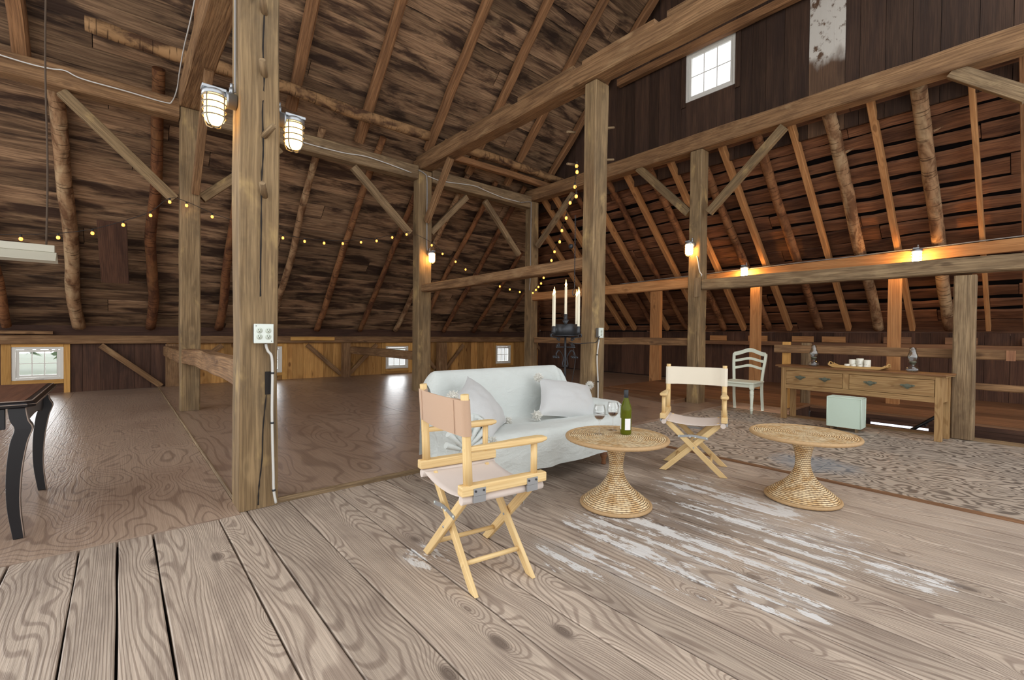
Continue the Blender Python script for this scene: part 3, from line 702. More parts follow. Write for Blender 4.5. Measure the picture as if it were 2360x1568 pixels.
# lean-to purlin, posts, plate
timber('lean_to_purlin', (9.36, 8.6, 2.25), (9.36, -3.2, 2.53), .05, .18, 'orange', 'orange sawn purlin carrying the end roof rafters with two caged lamps', 'beam', ch=.004, wob=.003)
for u0, u1, lab in ((1499, 1522, 'orange sawn post under the purlin, left of the grey end post'), (1729, 1752, 'orange sawn post under the purlin behind the white chair'), (2046, 2076, 'orange sawn post under the purlin behind the console table')):
    y1, y0 = AX(u0, 700, 9.4).y, AX(u1, 700, 9.4).y
    post('sawn_post', 9.39, 9.49, y0, y1, .032 if y0 > 5.7 else (.125 if y0 > 2.4 else .085), 2.40, 'orange', lab, ch=.004, wob=.003)
pl_ = timber('wall_plate', (11.02, 11.2, .99), (11.02, -3.3, .99), .13, .09, 'leanfloor', 'low plate along the foot of the end roof rafters', 'beam', ch=.006)
for y in (5.1, 4.2, 3.3, 2.75, 1.75, .9, .0):
    bb = timber_mb((10.98, y+.2, 1.10), (10.98, y-.2, 1.10), .04, .12, ch=.004); attach(bb.build('block', M['orange' if y > 2.6 else 'leanfloor']), pl_)

# braces
kB = dict(ch=.006, wob=.003)
def brace(plane, c, p, q, w, mat, label, th=.09):
    f = AX if plane == 'x' else AY; a, e = f(*p, c), f(*q, c)
    return timber('brace', a, e, th, w, mat, label, 'brace', 'timber braces', up=(0, 0, 1), **kB)
brace('y', 7.80, (142, 212), (402, 460), .12, 'post', 'long brace from the upper left purlin plate down to the left rear post')
timber('brace', (.885, 7.80, 3.02), (1.90, 7.80, 3.99), .09, .12, 'post', 'short brace from the left rear post up behind the foreground post', 'brace', **kB)
brace('y', 7.80, (814, 385), (944, 538), .12, 'girt', 'brace from the plate down to the left side of the lamp post')
brace('y', 7.80, (992, 537), (1075, 455), .11, 'girt', 'brace rising right from the lamp post to the plate')
brace('y', 7.80, (1117, 463), (1196, 588), .11, 'girt', 'brace from the plate down to the left side of the corner post')
a = AX(968, 515, 4.40); c = AX(1036, 352, 4.40)
timber('brace', (4.43, 7.66, a.z), (4.43, c.y, 4.24), .09, .12, 'beam', 'brace from the lamp post up to the notched tie beam', 'brace', **kB)
a = AX(452, 440, .80); c = AX(482, 128, .80)
timber('brace', (.80, 7.69, a.z), (.80, c.y, 4.21), .09, .11, 'beam', 'brace from the left rear post up under the broad tie beam', 'brace', **kB)
brace('x', 7.27, (1238, 568), (1322, 446), .11, 'girt', 'brace from the corner post up to the end tie beam under the string lights')
brace('x', 7.27, (1588, 492), (1472, 388), .13, 'post', 'left brace of the grey end post rising to the end tie beam')
brace('x', 7.27, (1634, 490), (1808, 292), .12, 'post', 'right brace of the grey end post rising to the end tie beam')
brace('x', 7.27, (2196, 165), (2372, 222), .15, 'girt', 'brace below the end tie beam at the upper right corner')
# low knee wall framing
def kst(u0, u1, v0, v1, lab, mat='beam'):
    a, c = AY(u0, 800, 11.36).x, AY(u1, 800, 11.36).x
    post('wall_stud', a, c, 11.2, 11.38, .005 if a < .5 else .032, .875, mat, lab, ch=.008)
kst(381, 412, 790, 890, 'stud in the left knee wall behind the left rear post')
kst(787, 803, 790, 865, 'stud in the pine knee wall where the low grey girt ends')
kst(1006, 1024, 790, 860, 'stud in the pine knee wall right of the lamp post')
for p, q, lab in (((232, 796), (372, 890), 'diagonal brace on the dark knee wall right of the leftmost window'), ((512, 796), (452, 838), 'diagonal brace on the pine knee wall between the two left posts'), ((708, 795), (785, 862), 'diagonal brace on the pine knee wall right of the foreground post'),
                  ((868, 795), (806, 860), 'diagonal brace leaning right from the knee wall stud'), ((984, 826), (1003, 850), 'short brace just right of the lamp post on the knee wall'), ((1068, 795), (1026, 853), 'diagonal brace right of the knee wall stud beyond the lamp post'), ((1236, 796), (1276, 838), 'diagonal brace on the knee wall right of the corner post')):
    brace('y', 11.41, p, q, .1, 'beam', lab, .05)

# ------------------------------------------------------------------ rafters
LOGS = [(-1.46, .062, 'log', (11.36, 8.2)), (-.58, .095, 'birch', (11.36, 8.05)), (.43, .082, 'darklog', (11.36, 7.75)), (1.56, .08, 'darklog', (11.36, 7.8)), (2.60, .066, 'birch', (11.36, 7.85)), (3.58, .07, 'log', (11.36, 7.75)),
        (4.63, .062, 'darklog', (11.36, 7.9)), (5.60, .062, 'birch', (11.36, 7.9)), (6.31, .062, 'log', (11.36, 7.9)), (7.14, .062, 'darklog', (11.36, 7.85)), (8.2, .06, 'darklog', (11.36, 9.1)), (9.2, .055, 'darklog', (11.36, 10.1))]
MATW = {'log': 'peeled', 'birch': 'birch', 'darklog': 'dark-barked'}
WHERE = ['cut off by the left picture edge', 'left of the dark hanging board', 'just left of the left rear post', 'between the left rear post and the foreground post', 'first right of the foreground post', 'second right of the foreground post', 'left of the brace into the lamp post', 'passing behind the lamp post', 'first right of the lamp post', 'second right of the lamp post', 'third right of the lamp post', 'short, left of the corner post']
for (x, r, mt, (ya, yb)), w in zip(LOGS, WHERE):
    log('log_rafter', roofp(x+.02, ya, .012), roofp(x-.03, yb), r, r*.88, mt, f'{MATW[mt]} log rafter on the long roof, {w}', group='log rafters of the long roof', bend=.035)
UP = [(-.9, 8.0), (.80, 7.6), (2.03, 7.75), (3.18, 7.9), (4.47, 7.75), (5.52, 7.9), (6.58, 7.9), (7.62, 7.9)]
UW = ['at the upper left corner', 'half hidden beside the broad tie beam', 'first right of the foreground post', 'second right of the foreground post', 'third right of the foreground post', 'just left of the tall post', 'crossing behind the notched tie beam', 'rightmost, beside the gable wall']
for (x, y), w in zip(UP, UW):
    if x in (.1,): x = .2
    timber('hewn_rafter', roofp(x+.02, y, .01), roofp(x-.03, RIDGE+.1, .01), .15, .13, 'rafter', f'hewn upper rafter above the purlin plate, {w}', 'rafter', 'hewn rafters above the purlin plate', up=(0, ROOT, 1), wob=.012, ch=.025, bend=.02)
# end-roof rafters (constant y)
HL = [(.19, 's', 'dark', 'at the right picture edge'), (.60, 's', 'thin', 'thin, above the brace at right'), (1.07, 'b', '', 'above the right end of the console'), (1.55, 's', '', 'between the two birch rafters'), (2.03, 'b', '', 'above the candle tray'), (2.5, 's', '', 'left of the birch log above the tray'), (3.0, 'l', '', 'second right of the grey end post'),
      (3.54, 's', '', 'first right of the grey end post'), (3.94, 'l', '', 'touching the right side of the grey end post'), (4.48, 's', '', 'passing behind the grey end post'), (4.93, 'l', '', 'just left of the grey end post'), (5.42, 's', '', 'second left of the grey end post'), (5.9, 'd', '', 'third left of the grey end post'), (6.4, 's', '', 'fourth left of the grey end post'),
      (6.8, 'd', '', 'beside the tall post behind the settee'), (7.4, 's', '', 'between the tall post and the corner post, upper'), (7.75, 's', '', 'next to the corner post brace'), (8.35, 's', '', 'starting at the corner post behind the string lights')]
for y, k, _, w in HL:
    xa = 7.58 if y < 7.9 else 8.2; xb = 10.86
    yb = y-.03
    if k == 's':
        wd = .055 if y < 1 else (.075 if y < 3 else .085)
        timber('sawn_rafter', hipp(xa, y, .0), hipp(xb, yb, .0), wd, .13, 'orange' if y > .3 else 'rafter', f'squared sawn rafter of the end roof, {w}', 'rafter', 'rafters of the end roof', up=(HIPT, 0, 1), ch=.005, wob=.003)
    else:
        r = {'b': .085, 'l': .075, 'd': .062}[k]; mt = {'b': 'birch', 'l': 'log', 'd': 'darklog'}[k]
        o = log('log_rafter', hipp(xa, y, .0), hipp(xb, yb, .0), r, r*.95, mt, f'{MATW[mt]} log rafter of the end roof, {w}', group='rafters of the end roof', bend=.04)
        if k == 'b':
            p = hipp(xa+.55, y, 0); d = V((.1, -.9, .25)); b = MB(); b.tube([p, p+d*.13, p+d*.2+V((.04, 0, .02))], [.03, .018, .008], 8); attach(b.build('branch_stub', M['birch']), o)
log('hip_rafter', (7.6, 8.02, 4.30), (10.75, 11.16, 1.26), .075, .075, 'darklog', 'dark hip rafter running down into the corner behind the corner post', bend=.02)
a, c = (rpx(258, 499), rpx(266, 640))
d = (c-a); timber('hanging_board', a+V((0, -.10, -.10)), c+V((0, -.10, -.10)), .36, .025, 'darkboard', 'wide dark board fixed across the long roof above the string lights at left', 'board', up=(0, ROOT, 1), ch=.003)

# ================================================================== FURNITURE
def rod(name, pts, r, mat, parent, n=12):
    b = MB(); b.tube(pts, r, n); return b.build(name, M[mat], parent)
def bar(name, p, q, w, h, mat, parent, up=(0, 0, 1), bevel=.003):
    b = MB(); p, q = V(p), V(q); d = (q-p).normalized(); u = V(up); u = (u-d*u.dot(d)).normalized(); s = d.cross(u)
    b.sweep([[c+s*x*w/2+u*y*h/2 for x, y in ((-1, -1), (1, -1), (1, 1), (-1, 1))] for c in (p, q)], sm=False)
    return b.build(name, M[mat], parent, bevel=bevel)
# ---- director chair (faces +x)
def director(label, loc, rz, backmat):
    t = thing('director_chair', label, 'chair', loc, rz, 'folding director chairs')
    W = .235
    for s in (1, -1):
        b = MB(); b.box(-.225, .225, s*W-.024, s*W+.024, .447, .492); r_ = b.build('seat_rail', M['chairwood'], t, bevel=.006)
        rod('stile', [(-.185, s*W, .488), (-.19, s*W, .60), (-.197, s*W, .75), (-.205, s*W, .885)], [.0215, .0205, .0195, .0185], 'chairwood', t, 14)
        rod('arm_post', [(.165, s*W, .49), (.165, s*W, .632)], .0155, 'chairwood', t, 14)
        b = MB(); rr = []
        for x, w_, h_, dz in ((-.21, .026, .022, 0), (-.12, .030, .026, 0), (.0, .040, .030, 0), (.12, .058, .030, .002), (.19, .062, .028, .003), (.225, .050, .018, .006)):
            rr.append([V((x, s*W+w_/2*a, .645+dz+h_/2*c)) for a, c in ((-1, -.4), (-.7, -1), (.7, -1), (1, -.4), (1, .6), (.7, 1), (-.7, 1), (-1, .6))])
        b.sweep(rr, sm=False); b.build('arm_rest', M['chairwood'], t, bevel=.003)
        b = MB(); b.tube([(-.215, s*(W-.008), .424), (.215, s*(W-.008), .424)], .020, 12); b.build('seat_dowel', M['canvasseat'], t)
        for x in (-.14, .14):
            b = MB(); b.box(x-.03, x+.03, s*W+s*.0245, s*W+s*.0265, .445, .478); b.box(x-.03, x+.03, s*W+s*.0150, s*W+s*.0262, .415, .444)
            hg = b.build('hinge', M['metal'], r_)
            b = MB()
            for dx in (-.02, .02): b.tube([(x+dx, s*(W+.026), .466), (x+dx, s*(W+.030), .466)], .005, 8)
            b.build('screw', M['iron'], hg)
    # crossing legs
    for x in (.165, -.165):
        o = .013 if x > 0 else -.013
        for s in (1, -1):
            xx = x+o*s; p = V((xx, s*.238, .0)); q = V((xx, -s*.205, .425)); d = (q-p).normalized(); u = V((0, -d.z, d.y))
            b = MB(); rr = []
            for k, (tt, wd) in enumerate(((0, .040), (.1, .042), (.5, .044), (.92, .044), (1, .038))):
                c = lerp(p, q, tt); rr.append([c+V((1, 0, 0))*a*.0105+u*wd/2*e for a, e in ((-1, -1), (1, -1), (1, 1), (-1, 1))])
            # foot cut level with the floor
            for i_, pt in enumerate(rr[0]): rr[0][i_] = pt+d*(-pt.z/d.z)+V((0, 0, .0012))
            b.sweep(rr, sm=False); lg = b.build('leg', M['chairwood'], t, bevel=.003)
            b = MB(); c = lerp(p, q, .52); b.tube([c-V((.014, 0, 0)), c+V((.014, 0, 0))], .006, 8); b.build('bolt', M['metal'], lg)
    for s in (1, -1):
        y = s*.238*(1-2*.11)+(-s*.205)*0; z = .095
        tt = z/.425; y = s*lerp(.238, -.205, tt)
        rod('stretcher', [(-.165, y, z), (.165, y, z)], .0115, 'chairwood', t, 10)
    for x in (.165, -.165):
        b = MB(); z = .31; a = .115
        b.sweep([[V((x+sx*.0015+(.026 if x > 0 else -.026), y, zz+sz*.010)) for sx, sz in ((-1, -1), (1, -1), (1, 1), (-1, 1))] for y, zz in ((-a, z-.004), (-.03, z+.008), (.0, z+.010), (.03, z+.008), (a, z-.004))], sm=False)
        sp = b.build('folding_brace', M['metal'], t)
        b = MB()
        for y in (-a+.008, -.02, .02, a-.008): b.tube([(x+(.027 if x > 0 else -.030), y, z), (x+(.031 if x > 0 else -.026), y, z)], .005, 8)
        b.build('rivet', M['boxwhite'], sp)
    # seat and back canvas
    b = MB(); n, k = 14, 12; base = None; rows = []
    for i in range(k+1):
        x = lerp(-.205, .205, i/k); row = []
        for j in range(n+1):
            y = lerp(-(W-.012), W-.012, j/n); e = abs(j/n*2-1); z = .440-.028*(1-e**2.2)-.004*math.sin(PI*i/k)
            row.append(V((x, y, z)))
        rows.append(row)
    grid(b, rows, .003); b.build('seat_canvas', M['canvasseat'], t)
    b = MB(); rows = []
    z0, z1 = .705, .862
    path = []
    for k_ in range(9):
        a = PI*k_/8; path.append((-.196+.024*math.cos(PI/2+a)*1.0, -W-.024*math.sin(a)*1., 0))
    def loop_pts(z):
        xs = lerp(-.197, -.206, (z-.75)/.13); P = []
        R = .0235
        for a in range(0, 181, 20): P.append(V((xs+R*math.cos(math.radians(a)), -W-R*math.sin(math.radians(a)), z)))
        P = P[::-1]; bulge = .018
        out = []
        # back side, right to left, then around the left stile, then front side back again
        for j in range(0, 13): y = lerp(-W, W, j/12); out.append(V((xs-R-bulge*math.sin(PI*j/12), y, z)))
        for a in range(15, 180, 25): out.append(V((xs-R*math.cos(math.radians(a)), W+R*math.sin(math.radians(a)), z)))
        for j in range(0, 13):
            y = lerp(W, -W, j/12); e = min(1, min(j, 12-j)/2.); out.append(V((lerp(xs+R, xs-R+.006, e)-bulge*math.sin(PI*j/12), y, z)))
        for a in range(15, 180, 25): out.append(V((xs+R*math.cos(math.radians(a)), -W-R*math.sin(math.radians(a)), z)))
        return out
    rings = [loop_pts(z0+(z1-z0)*i/5) for i in range(6)]
    b.sweep(rings, True, False); bc = b.build('back_canvas', M[backmat], t)
    b = MB()
    for y in (-W+.05, W-.05):
        b.tube([(-.197-.0245-.018*math.sin(PI*(.5+y/(2*W))), y, z0+.004), (-.206-.0245-.018*math.sin(PI*(.5+y/(2*W))), y, z1-.004)], .0016, 5)
    b.build('seam', M[backmat], bc)
    return t
def grid(b, rows, thick=0, mi=0, sm=True, up=V((0, 0, 1))):
    n = len(rows[0]); base = len(b.v)
    for r in rows: b.v.extend(r)
    o = random.random()*9
    for i in range(len(rows)-1):
        for j in range(n-1):
            a = base+i*n+j; P = (b.v[a], b.v[a+1], b.v[a+n+1], b.v[a+n])
            b.face([a, a+1, a+n+1, a+n], [(o+p.x, o+p.y+p.z) for p in P], mi, sm)
    if thick:
        b2 = len(b.v)
        for r in rows: b.v.extend([p-up*thick for p in r])
        for i in range(len(rows)-1):
            for j in range(n-1):
                a = b2+i*n+j; P = (b.v[a], b.v[a+n], b.v[a+n+1], b.v[a+1])
                b.face([a, a+n, a+n+1, a+1], [(o+p.x, o+p.y+p.z) for p in P], mi, sm)
        m_ = len(rows)
        ed = [base+j for j in range(n)]+[base+i*n+n-1 for i in range(1, m_)]+[base+(m_-1)*n+j for j in range(n-2, -1, -1)]+[base+i*n for i in range(m_-2, 0, -1)]
        for a, c in zip(ed, ed[1:]+ed[:1]):
            b.face([c, a, a+b2-base, c+b2-base], [(0, 0), (.01, 0), (.01, .01), (0, .01)], mi, False)
director('folding director chair with a shaded canvas back, turned away in the foreground', (1.36, 1.818, .001), math.radians(-8), 'canvasshade')
director('folding director chair with a cream canvas back, facing us beyond the wine table', (3.76, 1.944, .001), math.radians(204.5), 'canvas')

# ---- wicker pedestal tables
def wicker(label, loc):
    t = thing('wicker_table', label, 'table', loc, random.random()*6, 'round wicker pedestal tables')
    b = MB(); b.lathe([(.0, .470), (.05, .4695), (.12, .469), (.2, .4685), (.28, .468), (.318, .467), (.325, .462), (.32, .452), (.22, .446), (.10, .443)], 72, turn=True); top = b.build('tabletop', M['wicker'], t)
    b = MB(); n = 150; rings = []
    for k in range(n):
        a = 2*PI*k/n; rr = .0135+.0012*(k % 2)
        c = V((math.cos(a), math.sin(a), 0)); rings.append([c*(.328+rr*math.cos(q))+V((0, 0, .4585+rr*math.sin(q))) for q in [i*PI/4 for i in range(8)]])
    rings.append(rings[0]); b.sweep(rings, True, False); b.build('rim', M['wickerrim'], top)
    b = MB(); prof = [(.095, .444), (.078, .41), (.060, .36), (.050, .31), (.047, .27), (.050, .235), (.060, .20), (.078, .165), (.105, .13), (.140, .098), (.178, .070), (.208, .045), (.222, .028)]
    P = bez([V((r, 0, z)) for r, z in prof], 4); b.lathe([(p.x, p.z) for p in P], 64, turn=True); b.build('pedestal', M['wicker'], t)
    b = MB(); rings = []; n = 110
    for k in range(n):
        a = 2*PI*k/n; rr = .0125+.0012*(k % 2); c = V((math.cos(a), math.sin(a), 0)); rings.append([c*(.226+rr*math.cos(q))+V((0, 0, .015+rr*math.sin(q))) for q in [i*PI/4 for i in range(8)]])
    rings.append(rings[0]); b.sweep(rings, True, False); b.build('foot_ring', M['wickerrim'], t)
    return t
wicker('round wicker pedestal table holding the wine bottle and glasses', (2.535, 1.855, .001))
wicker('empty round wicker pedestal table nearer the right side', (3.66, 1.085, .001))
# ---- wine bottle and glasses
ZT = .4705
p = AZ(1442, 1001, ZT)
t = thing('wine_bottle', 'green glass wine bottle with a blank white label on the wicker table', 'bottle', p, .3)
b = MB(); prof = [(.0, .004), (.028, .002), (.0365, .008), (.0370, .06), (.0370, .165), (.0345, .19), (.026, .215), (.0175, .24), (.0145, .262), (.0140, .295)]
P = bez([V((r, 0, z)) for r, z in prof], 4); b.lathe([(q.x, q.z) for q in P], 32); b.build('bottle_body', M['bottle'], t)
b = MB(); b.lathe([(.0148, .245), (.0155, .247), (.0155, .302), (.0145, .304), (0, .304)], 24); b.build('capsule', M['capsule'], t)
b = MB(); rows = []
va = math.atan2(-p.y, -p.x)
def lab(a0, a1, z0, z1):
    b.sweep([[V((.0375*math.cos(a), .0375*math.sin(a), z)) for a in [lerp(a0, a1, k/10) for k in range(11)]] for z in (z0, z1)], False, False)
lab(va-.3+.15-.3, va-.3+1.2-.25, .035, .112); b.build('paper_label', M['label'], t)
b = MB(); lab(va-.3-1.75, va-.3-.95, .035, .112); b.build('paper_label', M['label'], t)
def glass(label, p):
    t = thing('wine_glass', label, 'glass', p, 0, 'wine glasses on the wicker table')
    b = MB(); prof = [(.0, .003), (.012, .003), (.030, .0015), (.034, .001), (.034, .002), (.012, .005), (.0045, .010), (.0035, .04), (.0038, .085), (.009, .095)]
    b.lathe(prof, 28); b.build('stem', M['glass'], t)
    b = MB(); prof = [(.006, .094), (.022, .103), (.036, .120), (.0425, .145), (.041, .170), (.034, .197), (.0325, .2015), (.0315, .2015), (.033, .196), (.0398, .170), (.0413, .145), (.035, .121), (.021, .105), (.0, .099)]
    b.lathe(prof, 28); b.build('bowl', M['glass'], t)
    b = MB(); b.lathe([(.0, .101), (.0195, .106), (.0315, .119), (.0335, .1225), (0, .1225)], 24); b.build('wine', M['wine'], t)
glass('left wine glass nearer the viewer, beside the bottle', AZ(1381, 1001, ZT)); glass('right wine glass, between the other glass and the bottle', AZ(1412, 992, ZT))

# ---- settee under a pale throw
t = thing('settee', 'settee covered with a pale throw between the two director chairs', 'sofa', (0, 0, 0))
def nz(x, y, z, s): return noise.noise(V((x*s, y*s, z*s)))
prof = [(2.435, .135), (2.425, .22), (2.42, .31), (2.425, .375), (2.45, .415), (2.50, .428), (2.62, .425), (2.80, .415), (2.95, .410), (3.005, .43), (3.035, .50), (3.055, .60), (3.08, .70), (3.105, .775), (3.14, .825), (3.185, .842), (3.235, .825), (3.262, .76), (3.27, .6), (3.27, .4), (3.275, .16)]
PF = [(q.x, q.z) for q in bez([V((y, 0, z)) for y, z in prof], 3)]
rows = []; NX = 72
for i in range(NX+1):
    f = i/NX; x = lerp(1.84, 3.44, f); row = []
    for k, (y, z) in enumerate(PF):
        e = max(0, (f-.90)/.10); e0 = max(0, (.06-f)/.06)
        zz = z; xx = x
        if y > 3.0:  # the back rounds down towards its right end
            zz = z-(.26*e**2.4)*max(0, (z-.42)/.42)-.10*e0**2*max(0, (z-.42)/.42)
        w_ = .010*nz(x, y, z, 5)+.004*nz(x, y, z, 14)
        if y < 2.45 and z < .41: w_ += .010*math.sin(18*x+3*z+4*nz(x, 0, z, 2))*(.42-z)/.28; zz += .012*nz(x, 1, 0, 3)*(1 if z < .16 else 0)
        if f > .86 and y > 3.02: w_ += .020*math.sin(70*x+z*6)*min(1, (f-.86)/.06)
        row.append(V((xx, y-(w_ if y < 2.46 or y > 3.0 else 0), zz+(w_ if 2.46 <= y <= 3.0 else 0))))
    rows.append(row)
b = MB(); grid(b, rows); b.build('throw_cover', M['sofacloth'], t, smooth=True)
def armcov(x0, sgn, top, y0, y1, folds):
    prof = [(.0, .14), (.0, .30), (-.035, .42), (-.045, top-.06), (-.015, top-.012), (.045, top), (.105, top-.02), (.14, top-.08), (.145, .43)]
    Q = bez([V((a, 0, z)) for a, z in prof], 4); rows = []
    for i in range(31):
        y = lerp(y0, y1, i/30); e = max(0, 1-i/4.)**2; row = []
        for q in Q:
            w_ = folds*math.sin(y*55+q.z*6+3*nz(0, y, q.z, 3))*(.4+.6*abs(math.sin(q.z*5)))
            row.append(V((x0+sgn*(q.x+w_+e*.03*(1 if q.x < .05 else -1)), y, q.z-e*.03*(q.z > .4))))
        rows.append(row)
    c = [V((sum(p.x for p in rows[0])/len(rows[0]), y0-.02, .3)) for _ in rows[0]]
    rows = [[lerp(p, V((x0+sgn*.05, y0-.008, p.z*.9+.02)), .85) for p in rows[0]]]+rows
    b = MB(); grid(b, rows); return b.build('arm_cover', M['sofacloth'], t, smooth=True)
armcov(1.80, 1, .60, 2.46, 3.10, .010); armcov(3.475, -1, .545, 2.47, 3.12, .006)
# the throw tied in a knot at the left front corner
b = MB(); kc = V((1.72, 2.46, .38)); pts = [kc+V((.028*math.cos(a), .02*math.sin(2*a)-.02, .03*math.sin(a))) for a in [k*2*PI/14 for k in range(15)]]
b.tube(pts, .022, 10)
for a in range(-4, 5):
    d = V((.16*math.sin(a*.4), .03*math.cos(a), .24*math.cos(a*.33))); b.tube([kc, kc+d*.5+V((0, -.008, 0)), kc+d], [.010, .016, .022], 7)
    if abs(a) < 3: b.tube([kc, kc+V((a*.02, -.02, -.07)), kc+V((a*.05, 0, -.20))], [.010, .018, .028], 7)
b.build('tied_knot', M['sofacloth'], t)
LEGP = [(.020, .22), (.030, .20), (.034, .17), (.026, .15), (.022, .12), (.028, .095), (.033, .075), (.024, .06), (.018, .035), (.022, .012), (.019, .0015), (0, .0015)]
for x, y in ((1.86, 2.50), (3.26, 2.52), (1.86, 3.12), (3.30, 3.12)):
    b = MB(); b.lathe(LEGP if y < 3 else [(r_, z_+.0) for r_, z_ in LEGP], 20, (x, y, 0)); b.build('leg', M['turnedwood'], t)
# ---- pillows with yarn pompoms
def pompom(c, r, parent):
    b = MB(); rnd = random.Random(int(c.x*1000))
    b.lathe([(0, -r*.62), (r*.45, -r*.45), (r*.64, 0), (r*.45, r*.45), (0, r*.62)], 12, c)
    for k in range(190):
        z = rnd.uniform(-1, 1); a = rnd.uniform(0, 2*PI); s_ = math.sqrt(1-z*z); d = V((s_*math.cos(a), s_*math.sin(a), z))
        q = V((rnd.uniform(-1, 1), rnd.uniform(-1, 1), rnd.uniform(-1, 1)))*r*.22; L = r*rnd.uniform(.9, 1.12)
        b.tube([c+d*r*.5, c+d*r*.8+q*.5, c+d*L+q], [r*.075, r*.07, r*.05], 5, cap=False)
    return b.build('pompom', M['pom'], parent)
def pillow(label, TL, TR, BR, BL, bulge, poms, flip=1):
    TL, TR, BR, BL = map(V, (TL, TR, BR, BL)); t = thing('pillow', label, 'pillow', (0, 0, 0), 0, 'linen pillows on the settee')
    n = 26; nrm = ((TR-TL).cross(BL-TL)).normalized()*flip
    b = MB()
    for sg in (1, -1):
        rows = []
        for i in range(n+1):
            row = []
            for j in range(n+1):
                u, v = i/n*2-1, j/n*2-1
                # pulled-in edges, sharp corners
                uu = u*(1-.09*(1-v*v)*abs(u)); vv = v*(1-.09*(1-u*u)*abs(v))
                p = lerp(lerp(TL, TR, (vv+1)/2), lerp(BL, BR, (vv+1)/2), (uu+1)/2)
                hgt = ((1-u*u)*(1-v*v))**.5*bulge*(.45 if sg > 0 else 1.2)
                hgt *= 1+.12*nz(u*1.5, v*1.5, sg*3, 2)
                row.append(p+nrm*sg*(hgt+.004*nz(u*4, v*4, sg, 2)*(1-u*u)*(1-v*v)))
            rows.append(row if sg > 0 else row[::-1])
        grid(b, rows)
    b.build('cushion', M['pillow'], t, smooth=True)
    b = MB(); E = []
    for u, v in [(-1, -1+k*.125) for k in range(16)]+[(-1+k*.125, 1) for k in range(16)]+[(1, 1-k*.125) for k in range(16)]+[(1-k*.125, -1) for k in range(17)]:
        uu = u*(1-.09*(1-v*v)*abs(u)); vv = v*(1-.09*(1-u*u)*abs(v)); E.append(lerp(lerp(TL, TR, (vv+1)/2), lerp(BL, BR, (vv+1)/2), (uu+1)/2))
    b.tube(E, .0035, 6, cap=False); b.build('piping', M['pillow'], t)
    for P, q in zip((TL, TR, BR, BL), poms):
        if q: c = P+(P-(TL+TR+BR+BL)/4).normalized()*.012; pompom(c, .040, t)
    return t
pillow('square linen pillow with white pompoms at the right end of the settee', AY(1243, 872, 2.98), AY(1357, 889, 2.93), AY(1384, 974, 2.66), AY(1240, 957, 2.72), .09, (1, 1, 0, 1))
pillow('linen pillow tipped on its corner at the left end of the settee', AY(1078, 868, 2.98), AY(1168, 972, 2.84), AY(1132, 1018, 2.47), AY(1045, 915, 2.58), .09, (0, 1, 1, 1))

# ---- white dining chair (faces +x locally)
t = thing('dining_chair', 'pale painted wooden dining chair with a ladder back beside the console table', 'chair', (7.21, 2.965, .0055), math.radians(183))
W = .205
def prism(b, outline, nrm, th):
    n_ = len(outline); nrm = V(nrm)*th/2
    i = b.add(*([p-nrm for p in outline]+[p+nrm for p in outline]))
    for k in range(n_): b.face([i[k], i[(k+1) % n_], i[n_+(k+1) % n_], i[n_+k]], [(0, 0), (.1, 0), (.1, .1), (0, .1)])
for s in (1, -1):
    pts = [(-.265, s*.205, .0), (-.235, s*.205, .14), (-.215, s*.203, .30), (-.212, s*.203, .44), (-.225, s*.212, .58), (-.250, s*.225, .72), (-.278, s*.232, .84), (-.285, s*.228, .875)]
    P = bez(pts, 4); b = MB(); b.sweep([[p+V((dx*.019, dy*.018, 0)) for dx, dy in ((-1, -1), (1, -1), (1, 1), (-1, 1))] for p in P], sm=False); b.build('rear_leg', M['whitepaint'], t, bevel=.005)
    b = MB(); prof = [(.0, .0), (.016, .0), (.0175, .05), (.024, .06), (.017, .066), (.024, .074), (.022, .09), (.018, .11), (.024, .22), (.028, .27), (.025, .285), (.031, .295), (.025, .305), (.030, .33), (.022, .345), (.030, .357), (.030, .37)]
    b.lathe(prof, 18, (.205, s*.20, 0)); lg = b.build('front_leg', M['whitepaint'], t)
    b = MB(); b.box(.177, .233, s*.20-.028, s*.20+.028, .37, .438); b.build('leg_block', M['whitepaint'], lg, bevel=.004)
    box_part('seat_apron', -.2, .176, s*.20-.010, s*.20+.010, .385, .438, M['whitepaint'], t)
box_part('seat_apron', .195, .215, -.171, .171, .385, .438, M['whitepaint'], t)
b = MB(); rr = []
b.box(-.225, .245, -.235, .235, .438, .462); b.build('seat', M['whitepaint'], t, bevel=.008)
def slat(zc, hh, arch, y, x0):
    b = MB(); rows = []
    for k in range(25):
        f = k/24*2-1; a = math.exp(-(f*1.9)**2*.9); zz = zc+arch*a-.010*f*f; xx = x0-.02*(1-f*f)
        rows.append([V((xx+dx*.009, f*y, zz+dz*hh/2)) for dx, dz in ((-1, -1), (1, -1), (1, 1), (-1, 1))])
    b.sweep(rows, sm=False); return b
slat(.868, .062, .058, .232, -.278).build('crest_rail', M['whitepaint'], t, bevel=.004)
slat(.762, .040, .034, .218, -.258).build('back_slat', M['whitepaint'], t, bevel=.003)
slat(.652, .040, .034, .208, -.240).build('back_slat', M['whitepaint'], t, bevel=.003)

# ---- console table
F0 = V((7.04, 2.375, 0)); F1 = V((6.832, .70, 0)); dv = (F1-F0); LN = dv.length
t = thing('console_table', 'long pine console table with two drawers behind the wicker tables', 'table', (F0.x, F0.y, .0055), math.atan2(dv.y, dv.x))
